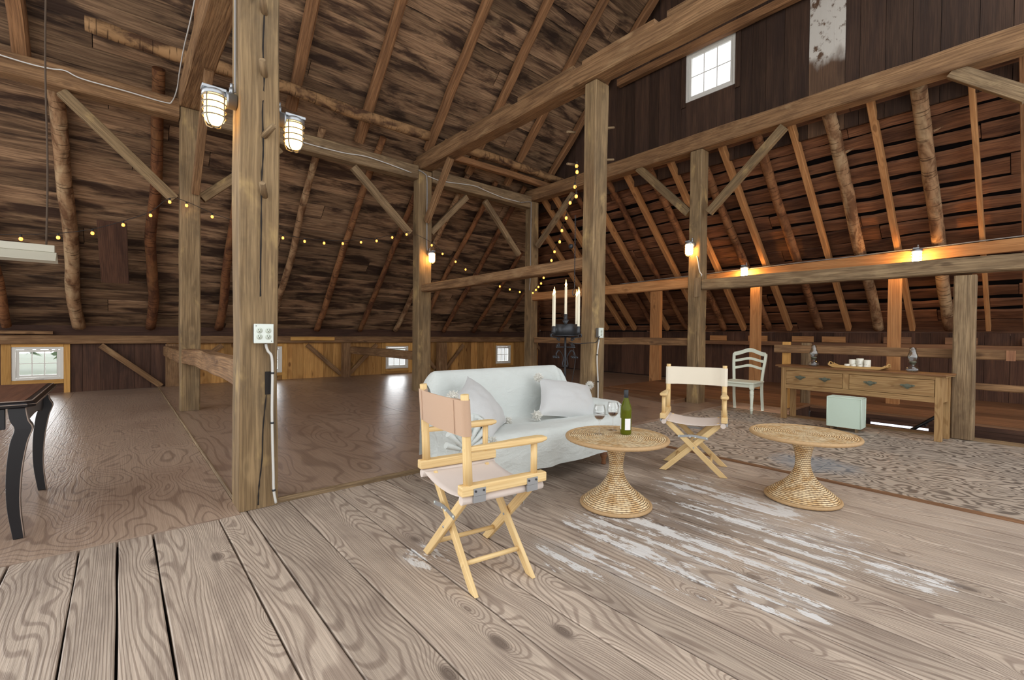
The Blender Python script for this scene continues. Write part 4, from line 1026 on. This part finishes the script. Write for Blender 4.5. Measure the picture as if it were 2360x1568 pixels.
# local: x along the front from the left leg, y = towards the back
D = .32; HT = .712
def cb(name, x0, x1, y0, y1, z0, z1, mat='console', parent=None, bevel=.003): return box_part(name, x0, x1, y0, y1, z0, z1, M[mat], parent or t, bevel)
for x in (0, LN-.06):
    for y in (0, D-.06): cb('leg', x, x+.06, y, y+.06, 0, HT)
cb('tabletop', -.07, LN+.04, -.03, D+.02, HT+.012, HT+.034, 'consoletop', bevel=.004); cb('top_moulding', -.035, LN+.035, -.012, D+.01, HT, HT+.012)
cb('front_rail', .061, LN-.061, .006, .03, .425, .487); cb('top_rail', .061, LN-.061, .006, .03, .679, HT); cb('drawer_divider', LN*.46-.035, LN*.46+.035, .006, .03, .488, .678)
for x in (.01, LN-.03): cb('end_panel', x, x+.02, .061, D-.061, .425, HT)
cb('back_panel', .061, LN-.061, D-.03, D-.01, .425, HT)
b = MB(); b.box(.061, LN-.061, .031, D-.031, .43, .44); b.build('drawer_floor', M['console'], t)
def pull(parent, x, z):
    b = MB(); out = []
    for k in range(28):
        a = 2*PI*k/28; r_ = .052+.012*math.cos(4*a)+.006*math.cos(2*a); out.append(V((x+r_*math.cos(a), -.0035, z+r_*.52*math.sin(a)+.006*math.cos(2*a))))
    i = b.add(*(out+[p+V((0, .003, 0)) for p in out])); b.face(i[:28], [(0, 0)]*28); b.face(i[28:][::-1], [(0, 0)]*28)
    for k in range(28): b.face([i[k], i[28+k], i[28+(k+1) % 28], i[(k+1) % 28]], [(0, 0)]*4)
    pp = b.build('pull_plate', M['pull'], parent, origin=(0, 0, 0))
    b = MB(); b.tube(bez([(x-.038, -.008, z+.008), (x-.034, -.020, z-.008), (x, -.024, z-.020), (x+.034, -.020, z-.008), (x+.038, -.008, z+.008)], 5), .0045, 8); b.build('bail_handle', M['pull'], pp)
for x0, x1 in ((.065, LN*.46-.039), (LN*.46+.039, LN-.065)):
    d_ = cb('drawer', x0, x1, .002, .024, .491, .675, bevel=.002)
    for f in (.27, .71): pull(d_, lerp(x0, x1, f), .592)
ZC = .0055+HT+.0345
nv = V((dv.y, -dv.x, 0)).normalized()
def on(u, v, back=.15):
    q = F0-nv*back if nv.x < 0 else F0+nv*back
    p = AP(u, v, nv, nv.dot(V((q.x, q.y, 0)))); return V((p.x, p.y, ZC))
def oil_lamp(label, p, s):
    t = thing('oil_lamp', label, 'lamp', p, 0, 'glass oil lamps on the console table'); t.scale = (s, s, s)
    b = MB(); b.lathe([(0, .0015), (.05, .0015), (.062, .012), (.064, .03), (.055, .05), (.035, .066), (.022, .078), (.020, .088)], 28); b.build('font', M['lampglass'], t)
    b = MB(); b.lathe([(0, .006), (.052, .006), (.058, .022), (0, .022)], 24); b.build('oil', M['lampglass'], t)
    b = MB(); b.lathe([(.024, .086), (.027, .09), (.027, .104), (.036, .108), (.036, .122), (.030, .124), (0, .124)], 24); bu = b.build('burner', M['pull'], t)
    b = MB(); b.tube([(.03, 0, .112), (.058, 0, .112)], .003, 6); b.lathe([(0, -.003), (.010, -.003), (.010, .003), (0, .003)], 12, (.058, 0, .112)); b.build('wick_knob', M['pull'], bu)
    b = MB(); b.lathe([(.034, .122), (.036, .135), (.048, .16), (.050, .185), (.040, .215), (.031, .24), (.031, .285), (.0295, .285), (.0295, .24), (.0385, .215), (.0485, .185), (.0465, .16), (.0345, .135)], 28); b.build('chimney', M['lampglass'], t)
oil_lamp('glass oil lamp at the left end of the console table', on(1875, 841), 1.0)
oil_lamp('glass oil lamp at the right end of the console table', on(2103, 849), 1.0)
a, c = on(1914, 840), on(2046, 850)
t = thing('serving_tray', 'shallow wooden tray under the white candles on the console table', 'tray', (a+c)/2+V((.02, 0, .004)), math.atan2((c-a).y, (c-a).x)); L = (c-a).length/2
b = MB(); rows = []
for k in range(25):
    f = k/24*2-1; z = .004+.030*max(0, (abs(f)-.78)/.22)**1.5; rows.append([V((f*L, y, z)) for y in (-.085, -.08, -.04, 0, .04, .08, .085)])
grid(b, rows, .006); b.build('tray_base', M['traywood'], t, smooth=False); TZ = .004
for y in (-1, 1):
    b = MB(); b.sweep([[V((f*L, y*.085+dy*.005, .004+.030*max(0, (abs(f)-.78)/.22)**1.5+dz)) for dy, dz in ((-1, -.004), (1, -.004), (1, .022), (-1, .022))] for f in [k/12-1 for k in range(25)]], sm=False); b.build('tray_side', M['traywood'], t)
for s in (-1, 1):
    b = MB(); b.tube(bez([(s*L*.99, -.05, .036), (s*(L+.006), -.03, .062), (s*(L+.008), .03, .062), (s*L*.99, .05, .036)], 5), .007, 8); b.build('tray_handle', M['traywood'], t)
tm = Matrix.Translation(t.location) @ Matrix.Rotation(t.rotation_euler.z, 4, 'Z')
def candle(lx, ly, r, h, label, name='pillar_candle', top=0):
    p = tm @ V((lx, ly, TZ+.0045)); q = thing(name, label, 'candle', p, 0, 'white candles on the tray')
    b = MB(); b.lathe([(0, 0), (r*.97, 0), (r, .004), (r, h-.004), (r*.96, h), (r*.5, h-.003), (0, h-.004)], 24); b.build('wax', M['candlewhite'], q)
    b = MB(); b.tube([(0, 0, h-.004), (.001, 0, h+.008)], .0012, 5); b.build('wick', M['blackcord'], q)
    if top:
        b = MB(); b.lathe([(r+.001, h*.15), (r+.0025, h*.15), (r+.0025, h*.72), (r+.001, h*.72)], 24); b.build('wrapper', M['glass'], q)
for lx, ly, r, h, lb, tp in ((-.075, .035, .038, .10, 'left one of the three tall white candles on the tray', 0), (.005, .035, .038, .115, 'middle tall white candle in a clear wrapper on the tray', 1), (.085, .03, .036, .10, 'right one of the three tall white candles on the tray', 0),
                             (-.105, -.045, .030, .042, 'leftmost short white votive candle on the tray', 0), (-.035, -.048, .028, .040, 'second short white votive from the left on the tray', 0), (.035, -.048, .028, .040, 'third short white votive from the left on the tray', 0), (.1, -.045, .028, .040, 'rightmost short white votive candle on the tray', 0)):
    candle(lx, ly, r, h, lb, 'pillar_candle' if h > .06 else 'votive_candle', tp)
# ---- slip-covered box under the console
a, c, e = AZ(1905, 990), AZ(1983, 1001), AZ(2012, 992)
dv = (c-a); t = thing('covered_box', 'seafoam fabric-covered box standing under the console table', 'box', (a.x, a.y, .0055), math.atan2(dv.y, dv.x)); L = dv.length; Dp = .22
def soft(b, x0, x1, y0, y1, z0, z1, n=8, puff=.006):
    c0 = V(((x0+x1)/2, (y0+y1)/2, (z0+z1)/2)); hx, hy, hz = (x1-x0)/2, (y1-y0)/2, (z1-z0)/2
    for ax in range(3):
        for s in (-1, 1):
            rows = []
            for i in range(n+1):
                row = []
                for j in range(n+1):
                    u, v = i/n*2-1, j/n*2-1; q = [0, 0, 0]; q[ax] = s; q[(ax+1) % 3] = u; q[(ax+2) % 3] = v
                    p = V((q[0]*hx, q[1]*hy, q[2]*hz)); nr = V((0, 0, 0)); nr[ax] = s
                    row.append(c0+p+nr*(puff*(1-u*u)*(1-v*v)+.005*nz(p.x+ax, p.y, p.z, 9)*(1-u**4)*(1-v**4)))
                rows.append(row if s > 0 else row[::-1])
            grid(b, rows)
b = MB(); soft(b, 0, L, 0, Dp, .045, .405); b.build('slipcover', M['boxcloth'], t, smooth=True)
b = MB()
E = [(0, 0, .405), (L, 0, .405), (L, Dp, .405), (0, Dp, .405), (0, 0, .405)]; b.tube(E, .006, 6, cap=False)
for x, y in ((0, 0), (L, 0), (L, Dp)): b.tube([(x, y, .405), (x, y, .05)], .006, 6)
b.build('frayed_seam', M['boxcloth'], t)
for x in (.03, L-.06):
    for y in (.02, Dp-.05): cb('foot', x, x+.03, y, y+.03, 0, .044, 'girt', t)
# ---- black table at the left edge
t = thing('side_table', 'worn black painted table with a dark wood top at the left edge', 'table', (-.405, 3.63, .0055), 0)
for y in (0, 1.0):
    pts = [(-.012, y, .0), (-.030, y, .18), (-.028, y, .36), (-.010, y, .52), (.010, y, .60), (-.006, y, .645), (-.014, y, .70), (-.014, y, .715)]; P = bez(pts, 4); b = MB(); rr = []
    for p in P:
        hw = lerp(.021, .034, min(1, max(0, p.z/.6))); rr.append([p+V((dx*hw, dy*hw, 0)) for dx, dy in ((-1, -1), (1, -1), (1, 1), (-1, 1))])
    b.sweep(rr, sm=False); lg = b.build('leg', M['blackpaint'], t, bevel=.003)
    b = MB()
    for dx, dy in ((1, -1),): b.tube([p+V((dx*(lerp(.021, .034, min(1, max(0, p.z/.6)))), dy*(lerp(.021, .034, min(1, max(0, p.z/.6)))), 0)) for p in P], .0028, 5)
    b.build('worn_edge', M['wornedge'], lg)
    lg2 = lg.copy(); COL.objects.link(lg2); lg2.parent = t; lg2.location = (-.9, 0, 0)
b = MB(); out = [V((0, y, z)) for y, z in ((.05, .71), (.95, .71), (.95, .60), (.90, .575), (.80, .585), (.72, .605), (.5, .61), (.28, .605), (.20, .585), (.10, .575), (.05, .60))]
prism(b, [p+V((-.012, 0, 0)) for p in out], (1, 0, 0), .02); i = list(range(len(b.v))); n_ = len(out); b.face(i[:n_][::-1], [(p.y, p.z) for p in out][::-1]); b.face(i[n_:], [(p.y, p.z) for p in out]); b.build('apron', M['blackpaint'], t)
cb('apron', -.86, -.06, -.012, .008, .60, .712, 'blackpaint', t)
b = MB(); rr = []
for z, e in ((.716, .0), (.722, .012), (.735, .015), (.742, .010), (.752, -.004)):
    rr.append([V((-1.0-e, -.055-e, z)), V((.045+e-.03, -.055-e, z)), V((.045+e, -.025-e, z)), V((.045+e, 1.03+e, z)), V((.02+e, 1.06+e, z)), V((-1.0-e, 1.06+e, z))])
b.sweep(rr, True, True, sm=False); tp = b.build('tabletop', M['blackpaint'], t)
b = MB(); b.box(-.98, .015, -.03, 1.03, .7523, .7545); b.build('top_panel', M['tabletop'], tp)
b = MB(); e = .004; b.tube([(-1.0, -.053, .753), (.013, -.053, .753), (.043, -.024, .753), (.043, 1.02, .753)], .003, 5); b.tube([(-1.0, -.068, .735), (.028, -.068, .735), (.060, -.038, .735), (.060, 1.03, .735)], .0025, 5); b.build('worn_edge', M['wornedge'], tp)

# dark stair handrail under the console
a, c = AX(2092, 996, 8.0), AX(2164, 957, 8.0)
t = thing('handrail', 'dark handrail slanting down into the stair opening under the console table', 'handrail', (0, 0, 0))
b = MB(); d = (c-a).normalized(); b.tube([a-d*.5, c+d*.25], .022, 10); b.build('rail_bar', M['blackpaint'], t)
p = lerp(a, c, .55); b = MB(); b.tube([p, p+V((.05, 0, -.05)), p+V((.24, 0, -.05))], .010, 8); b.build('bracket', M['iron'], t)

# ================================================================== LAMPS, WIRING, SMALL THINGS
def caged(label, loc, rz, jar, s=1.0, bracket=True):
    """wall face at local x=0, the lamp hangs from an arm towards +x"""
    t = thing('caged_lamp', label, 'lamp', loc, rz, 'caged jelly-jar lamps'); t.scale = (s, s, s)
    R90 = Matrix.Rotation(PI/2, 4, 'Y')
    b = MB(); b.lathe([(0, .001), (.043, .001), (.043, .040), (.046, .040), (.046, .050), (.038, .056), (0, .056)], 24, mat=R90); jb = b.build('junction_box', M['metal'], t)
    b = MB(); b.tube([(.022, 0, .04), (.022, 0, .075)], .013, 10); b.tube([(.022, 0, .075), (.022, 0, .10)], .009, 10); b.build('conduit_fitting', M['metal'], jb)
    X = .105
    b = MB(); b.box(.05, X+.062, -.032, .032, .028, .046); b.box(.05, .075, -.02, .02, -.02, .03); b.build('arm', M['metal'], t, bevel=.004)
    b = MB(); b.lathe([(0, .03), (.046, .03), (.060, .018), (.061, .0), (.056, -.004), (0, -.004)], 24, (X, 0, 0)); b.build('cap', M['metal'], t)
    b = MB(); b.lathe([(.050, -.006), (.050, -.11), (.046, -.135), (.032, -.15), (0, -.154)], 24, (X, 0, 0)); b.build('lit_jar', M[jar], t)
    b = MB(); r_ = .0035; n = 20
    for z, rr in ((-.012, .060), (-.045, .058), (-.080, .058), (-.115, .057)):
        b.tube([(X+rr*math.cos(2*PI*k/n), rr*math.sin(2*PI*k/n), z) for k in range(n+1)], r_, 6, cap=False)
    for k in range(4):
        a = PI/4+k*PI/2; cx_, sy_ = math.cos(a), math.sin(a); b.tube([(X+cx_*.058, sy_*.058, -.005), (X+cx_*.058, sy_*.058, -.13), (X+cx_*.045, sy_*.045, -.160), (X+cx_*.02, sy_*.02, -.172), (X, 0, -.172)], r_, 6)
    b.build('wire_cage', M['cage'], t)
    return t
p = AY(505, 222, 3.40); caged('caged lamp hanging on the left side of the foreground post', (.570, 3.40, p.z-.01), PI, 'jar', 1.12)
p = AY(682, 283, 3.40); caged('caged lamp hanging on the right side of the foreground post', (.799, 3.40, p.z-.01), 0, 'jar', 1.12)
p = AY(985, 583, 7.58); caged('small caged lamp on the post behind the left end of the settee', (4.50, 7.694, p.z), -PI/2, 'jarmid', 1.1)
p = AX(1597, 563, 7.1); caged('caged lamp on the grey end post above the far director chair', (7.196, 3.79, p.z), PI, 'jarmid', 1.15)
for u, v, lab in ((1716, 618, 'left one of the two caged lamps glowing on the orange purlin'), (2113, 580, 'right one of the two caged lamps glowing on the orange purlin')):
    p = AX(u, v, 9.22); caged(lab, (9.328, p.y, p.z), PI, 'jarhot', 1.15)

# outlet boxes
def outlet(label, c, w, h, rows, cols, y):
    t = thing('outlet_box', label, 'outlet', (c[0], y, c[1]), 0)
    b = MB(); b.box(-w/2, w/2, -.045, -.001, -h/2, h/2); b.build('back_box', M['steelgrey'], t, bevel=.004)
    b = MB(); b.box(-w/2-.004, w/2+.004, -.051, -.0455, -h/2-.004, h/2+.004); cv = b.build('cover_plate', M['boxwhite'], t, bevel=.005)
    for i in range(cols):
        for j in range(rows):
            x = (i-(cols-1)/2)*w*.48; z = (j-(rows-1)/2)*h*.34
            b = MB(); b.lathe([(0, .0035), (.017, .0035), (.018, .0)], 20, mat=Matrix.Translation((x, -.051, z)) @ Matrix.Rotation(PI/2, 4, 'X')); rc = b.build('receptacle', M['recept'], cv)
            b = MB()
            for dx, hh in ((-.0065, .005), (.0065, .004)): b.box(x+dx-.0014, x+dx+.0014, -.0552, -.0544, z+.001-.0, z+.001+hh*1.6)
            b.lathe([(0, .0007), (.0028, .0007), (.0028, 0)], 10, mat=Matrix.Translation((x, -.0545, z-.007)) @ Matrix.Rotation(PI/2, 4, 'X')); b.build('slot', M['slotblack'], rc)
    b = MB()
    for sx, sz in ((-1, 1), (1, -1)): b.lathe([(0, .001), (.003, .001), (.003, 0)], 10, mat=Matrix.Translation((sx*w*.42, -.051, sz*h*.42)) @ Matrix.Rotation(PI/2, 4, 'X'))
    b.build('screw', M['slotblack'], cv)
    return t
a, c = AY(586, 748, 3.23), AY(628, 790, 3.23); outlet('white four-way outlet box on the foreground post', ((a.x+c.x)/2, (a.z+c.z)/2), (c.x-a.x), (a.z-c.z), 2, 2, 3.270)
a, c = AY(1378, 756, 3.5), AY(1392, 779, 3.5); outlet('grey outlet box on the tall post behind the settee', ((a.x+c.x)/2, (a.z+c.z)/2), .085, .115, 2, 1, 3.547)
def cable(name, label, pts, r, mat, clips=(), n=6, cat='cable'):
    P = bez(pts, n); b = MB(); b.tube(P, r, 7); o = tag(b.build(name, M[mat], origin=P[0]), label, cat)
    for k in clips:
        i = min(int(k*(len(P)-1)), len(P)-2); d = (P[i+1]-P[i]).normalized(); b = MB(); b.tube([P[i]-d*.006, P[i]+d*.006], r*1.35, 8); attach(b.build('clip', M['iron']), o)
    return o
cable('power_cable', 'white cable running down from the four-way outlet box to the floor', [AY(u, v, 3.256) for u, v in ((613, 793), (614, 800), (618, 810), (626, 822), (628, 860), (627, 940), (628, 1010), (630, 1090), (631, 1130), (636, 1160))], .0085, 'cable', (.45, .62, .9))
cable('power_cable', 'pair of cables running down from the outlet on the tall post', [AY(u, v, 3.534) for u, v in ((1381, 783), (1378, 800), (1376, 830), (1378, 880), (1378, 930), (1378, 985))], .009, 'cable', (.35, .6))
cable('electric_cable', 'white cable along the upper left purlin plate and up the tie beam', [AY(u, v, 7.674) for u, v in ((-30, 117), (60, 145), (115, 158), (150, 163), (190, 182), (290, 210), (380, 236), (397, 233))]+[AX(u, v, .600) for u, v in ((408, 205), (414, 165), (424, 110), (436, 60), (447, 10), (455, -40))], .0075, 'cable')
cable('electric_cable', 'cable along the plate between the foreground post and the lamp post', [AY(u, v, 7.688) for u, v in ((660, 312), (705, 330), (790, 352), (840, 360), (890, 376), (948, 398))], .009, 'cable')
cable('electric_cable', 'cable sagging along the plate above the crossing braces', [AY(u, v, 7.688) for u, v in ((986, 406), (1020, 418), (1090, 428), (1120, 440), (1160, 456), (1198, 466))], .009, 'cable')
cable('post_cable', 'cables running down the right side of the lamp post', [AY(u, v, 7.685) for u, v in ((965, 392), (978, 400), (984, 415), (984, 500), (984, 560), (985, 578))], .012, 'greycable')
cable('post_cable', 'cable running down the corner post', [AY(u, v, 7.688) for u, v in ((1200, 467), (1222, 466), (1224, 480), (1223, 560), (1222, 640), (1220, 670))], .009, 'greycable')
cable('post_cable', 'cable pair running up the left side of the foreground post above the caged lamp', [(.558, 3.36, z) for z in (2.66, 3.0, 3.5, 4.0, 4.2)], .007, 'greycable')
cable('post_cable', 'white cable curving from the grey end post lamp down to the girt', [AX(u, v, 7.185) for u, v in ((1606, 590), (1608, 600), (1612, 625), (1617, 633))]+[(7.195, 3.64, 2.12)], .009, 'cable')
pz = lambda y: 2.2+(8.6-y)*(2.375-2.2)/11.8
cable('purlin_cable', 'cable draped along the top of the orange purlin', [(9.35, y, 2.45-.0237*(y-.18)+.106+.004*math.sin(y*5)) for y in (6.8, 6.2, 5.5, 4.8, 4.3, 3.7, 3.0, 2.2, 1.5, 1.1, .4, -.4)], .009, 'greycable')

# string lights
def string_light(label, pts, bulbs, group=None):
    P = [V(p) for p in pts]; t = thing('string_light', label, 'string lights', (0, 0, 0), 0)
    b = MB(); b.tube(bez(P, 5), .004, 5); b.build('wire', M['blackcord'], t)
    b0 = None
    for q in bulbs:
        q = V(q)
        if b0 is None:
            b = MB(); b.lathe([(0, -.026), (.012, -.022), (.0175, -.010), (.0165, .004), (.009, .016), (0, .018)], 12); b0 = bl = b.build('bulb', M['bulb'], t)
            b = MB(); b.lathe([(.0105, .014), (.0115, .020), (.0115, .045), (0, .045)], 10); s0 = b.build('socket', M['blackcord'], bl)
        else:
            bl = b0.copy(); COL.objects.link(bl); bl.parent = t; s1 = s0.copy(); COL.objects.link(s1); s1.parent = bl
        bl.location = q
    return t
def strand(pix, f): return [f(u, v) for u, v in pix]
Y6 = lambda u, v: AY(u, v, 7.60)
A = strand([(48, 550), (134, 547), (213, 537), (284, 518), (347, 496), (391, 465), (430, 473), (489, 499), (547, 519), (597, 536), (652, 548), (702, 556), (747, 560), (790, 561), (832, 558), (868, 555), (904, 547), (937, 540)], Y6)
up = V((0, 0, .046))
string_light('string of warm bulbs swagged across the left side up to the lamp post', [Y6(-60, 540)]+[p+up for p in A]+[Y6(950, 536)], A)
B = strand([(995, 565), (1020, 585), (1050, 603), (1073, 621), (1112, 642), (1152, 660), (1175, 667), (1198, 673)], Y6)
string_light('string of warm bulbs between the lamp post and the corner post', [Y6(960, 541)]+[p+up for p in B]+[Y6(1212, 674)], B)
pr = lambda u, v: AP(u, v, (3.7, -2.82, 0), 4.95)
Cc = strand([(1228, 675), (1235, 668), (1241, 661), (1247, 653), (1253, 640), (1271, 600), (1278, 580), (1290, 557), (1295, 531), (1305, 502), (1314, 467), (1328, 452), (1325, 430), (1330, 396), (1329, 382)], pr)
string_light('string of warm bulbs climbing from the corner post to the tall post', [pr(1226.5, 677)]+[p+up*.9 for p in Cc]+[pr(1328, 372)], Cc)

# hanging shop light and its rope
zt = AY(60, 561, 6.0).z
t = thing('shop_light', 'cream fluorescent shop light hanging at the left edge below the string lights', 'lamp', (-.44, 6.0, zt-.03), 0)
b = MB(); b.box(-1.25, -.012, -.035, .035, -.035, .03); b.build('channel', M['lampwhite'], t, bevel=.004)
b = MB(); b.sweep([[V((x, y, z)) for y, z in ((-.03, -.036), (-.125, -.118), (-.125, -.122), (-.0, -.045), (.125, -.122), (.125, -.118), (.03, -.036))] for x in (-1.25, 0)], sm=False); b.build('reflector', M['lampwhite'], t)
for y in (-.04, .04): rod('tube', [(-1.2, y, -.088), (-.03, y, -.088)], .013, 'boxwhite', t)
ax = AY(107, 300, 6.0).x
b = MB(); b.tube([(ax+.006*math.sin(z*3), 6.0+.004*math.cos(z*5), z) for z in [zt+.002+k*(6.05-zt)/40 for k in range(41)]], .008, 6); tag(b.build('rope', M['rope'], origin=(ax, 6, zt)), 'old rope hanging from the roof down to the shop light', 'rope')

# iron candelabrum
t = thing('floor_candelabrum', 'tall wrought-iron floor candelabrum with lit candles behind the settee', 'candelabra', (3.95, 3.63, .032), 0)
h = -.032
b = MB(); b.tube([(0, 0, .28), (0, 0, 1.30+h)], .0125, 10); b.build('pole', M['iron'], t)
for k in range(3):
    a = k*2*PI/3+.5; c, s = math.cos(a), math.sin(a); b = MB(); b.tube(bez([(0, 0, .32), (c*.06, s*.06, .22), (c*.16, s*.16, .10), (c*.22, s*.22, .012), (c*.26, s*.26, .012)], 5), .009, 8); b.build('foot', M['iron'], t)
b = MB(); n = 72; ri = []
for k in range(n+1):
    a = 2*PI*k/n; top = 1.225+.045*abs(math.cos(2*a+PI/4))**.6+h
    ri.append([V((r_*math.cos(a), r_*math.sin(a), z)) for r_, z in ((.135, 1.14+h), (.142, 1.14+h), (.142, top), (.135, top))])
b.sweep(ri, True, False); b.build('crown', M['iron'], t)
b = MB(); b.lathe([(0, 1.128+h), (.15, 1.128+h), (.15, 1.138+h), (0, 1.138+h)], 36); b.build('drip_plate', M['iron'], t)
for k in range(4):
    a = PI/4+k*PI/2; c, s = math.cos(a), math.sin(a); b = MB()
    for j in range(5):
        q = (j-2)*.5; b.tube([(c*.139, s*.139, 1.25+h), (c*.139-s*.012*q, s*.139+c*.012*q, 1.29+h), (c*.139-s*.03*q, s*.139+c*.03*q, 1.315+h+.012*(1-abs(q)))], [.004, .008, .003], 6)
    b.build('leaf_finial', M['iron'], t)
CR = .195
for k in range(5):
    a = k*PI/2+.02; c, s = (math.cos(a), math.sin(a)) if k < 4 else (0, 0); zb_ = (1.155 if k < 4 else 1.30)+h; ztp = (1.60 if k < 4 else 1.70)+h
    if k < 4:
        b = MB(); b.tube(bez([(c*.02, s*.02, 1.118+h), (c*CR*.7, s*CR*.7, 1.112+h), (c*(CR+.035), s*(CR+.035), 1.12+h), (c*(CR+.04), s*(CR+.04), 1.15+h), (c*CR, s*CR, 1.15+h)], 5), .006, 7); b.build('arm', M['iron'], t)
    b = MB(); b.lathe([(0, zb_), (.017, zb_), (.021, zb_+.02), (.021, zb_+.085), (.018, zb_+.085), (0, zb_+.08)], 14, (c*CR, s*CR, 0)); b.build('cup', M['iron'], t)
    b = MB(); b.lathe([(.0155, zb_+.082), (.0150, ztp), (.010, ztp+.004), (0, ztp+.004)], 14, (c*CR, s*CR, 0)); cn = b.build('candle', M['candle'], t)
    b = MB(); b.lathe([(.006, ztp+.002), (.010, ztp+.014), (.0135, ztp+.026), (.010, ztp+.042), (.004, ztp+.060), (.0015, ztp+.085), (0, ztp+.09)], 12, (c*CR, s*CR, 0)); b.build('flame_bulb', M['flame'], cn)
b = MB(); b.tube([(0, -.15, 1.0+h), (0, .15, 1.0+h)], .006, 7); b.tube([(-.15, 0, 1.0+h), (.15, 0, 1.0+h)], .006, 7); b.build('cross_bar', M['iron'], t)
def spiral(c0, r0, turns, plane, sgn):
    out = []
    for k in range(26):
        f = k/25; r_ = r0*(1-f*.8); a = sgn*turns*2*PI*f; out.append(c0+plane*(r_*math.cos(a))+V((0, 0, r_*math.sin(a))))
    return out
for k in range(4):
    a = k*PI/2; d = V((math.cos(a), math.sin(a), 0)); b = MB()
    b.tube([d*.14+V((0, 0, 1.115+h))]+spiral(d*.11+V((0, 0, 1.085+h)), .024, 1.1, d, 1), .0045, 6); b.tube([d*.14+V((0, 0, 1.003+h))]+spiral(d*.11+V((0, 0, 1.032+h)), .024, 1.1, d, -1), .0045, 6)
    b.build('scroll', M['iron'], t)
    b = MB(); b.tube(bez([d*.012+V((0, 0, .80+h)), d*.03+V((0, 0, .77+h)), d*.045+V((0, 0, .80+h)), d*.03+V((0, 0, .88+h)), d*.10+V((0, 0, .96+h)), d*.145+V((0, 0, .93+h)), d*.15+V((0, 0, .90+h))], 5), .005, 7); b.build('vine_scroll', M['iron'], t)
    b = MB()
    for j in range(5):
        e = V((math.cos(j*1.257), math.sin(j*1.257), -.3))*.026; b.lathe([(0, -.012), (.013, -.006), (.015, .002), (.008, .012), (0, .014)], 8, d*.15+V((0, 0, .89+h))+e)
    b.build('flower', M['iron'], t)
cable('candelabrum_cord', 'thin black cord from the candelabrum to the outlet on the tall post', [(3.97, 3.60, 1.06), (4.05, 3.54, 1.04), (4.2, 3.49, 1.05), (4.32, 3.47, 1.06), (4.40, 3.49, 1.13)], .005, 'blackcord', cat='cord')
cable('candelabrum_cord', 'dark cord hanging from the candelabrum down behind the settee', [(3.97, 3.52, .98), (3.98, 3.50, .85), (3.96, 3.53, .6), (3.97, 3.58, .4), (3.97, 3.58, .05)], .005, 'blackcord', cat='cord')
# chain with a hook beside the tall post
p = AX(1326, 500, 4.28); b = MB()
t = thing('hanging_chain', 'thin rusty chain with a hook hanging beside the tall post', 'chain', p, 0)
for k in range(28):
    z = -.03*k; a = (k % 2)*PI/2; b.tube([V((.008*math.cos(q)*math.cos(a), .008*math.cos(q)*math.sin(a), z+.02*math.sin(q))) for q in [j*PI/4 for j in range(9)]], .0025, 5, cap=False)
b.build('links', M['iron'], t)
b = MB(); b.tube(bez([(0, 0, -.83), (0, 0, -.88), (.0, .03, -.92), (0, .02, -.97), (0, -.02, -.95)], 5), .006, 7); b.build('hook', M['iron'], t)
b = MB(); b.lathe([(0, -.012), (.03, -.012), (.024, 0), (.03, .012), (0, .012)], 16, mat=Matrix.Translation((-.02, .05, -.36)) @ Matrix.Rotation(PI/2, 4, 'Y')); b.build('pulley', M['iron'], t)

# ================================================================== LIGHT
w = bpy.data.worlds.new('world'); SC.world = w; w.use_nodes = True
bg = w.node_tree.nodes['Background']; bg.inputs[0].default_value = (.97, .985, 1, 1); bg.inputs[1].default_value = 1.55
SC.view_settings.view_transform = 'Standard'; SC.view_settings.look = 'None'; SC.view_settings.gamma = 1; SC.view_settings.exposure = 0.22
SC.cycles.max_bounces = 5; SC.cycles.diffuse_bounces = 4; SC.cycles.glossy_bounces = 2; SC.cycles.transmission_bounces = 4; SC.cycles.transparent_max_bounces = 10
SC.cycles.use_adaptive_sampling = True; SC.cycles.adaptive_threshold = .035

# overcast sky, brightest beyond the long knee wall
nt = w.node_tree; tc = nt.nodes.new('ShaderNodeTexCoord'); sp = nt.nodes.new('ShaderNodeSeparateXYZ'); mr = nt.nodes.new('ShaderNodeMapRange')
nt.links.new(tc.outputs['Generated'], sp.inputs[0]); nt.links.new(sp.outputs[1], mr.inputs[0]); mr.interpolation_type = 'SMOOTHSTEP'
mr.inputs[1].default_value = .35; mr.inputs[2].default_value = .9; mr.inputs[3].default_value = 1.5; mr.inputs[4].default_value = 10
nt.links.new(mr.outputs[0], bg.inputs[1])
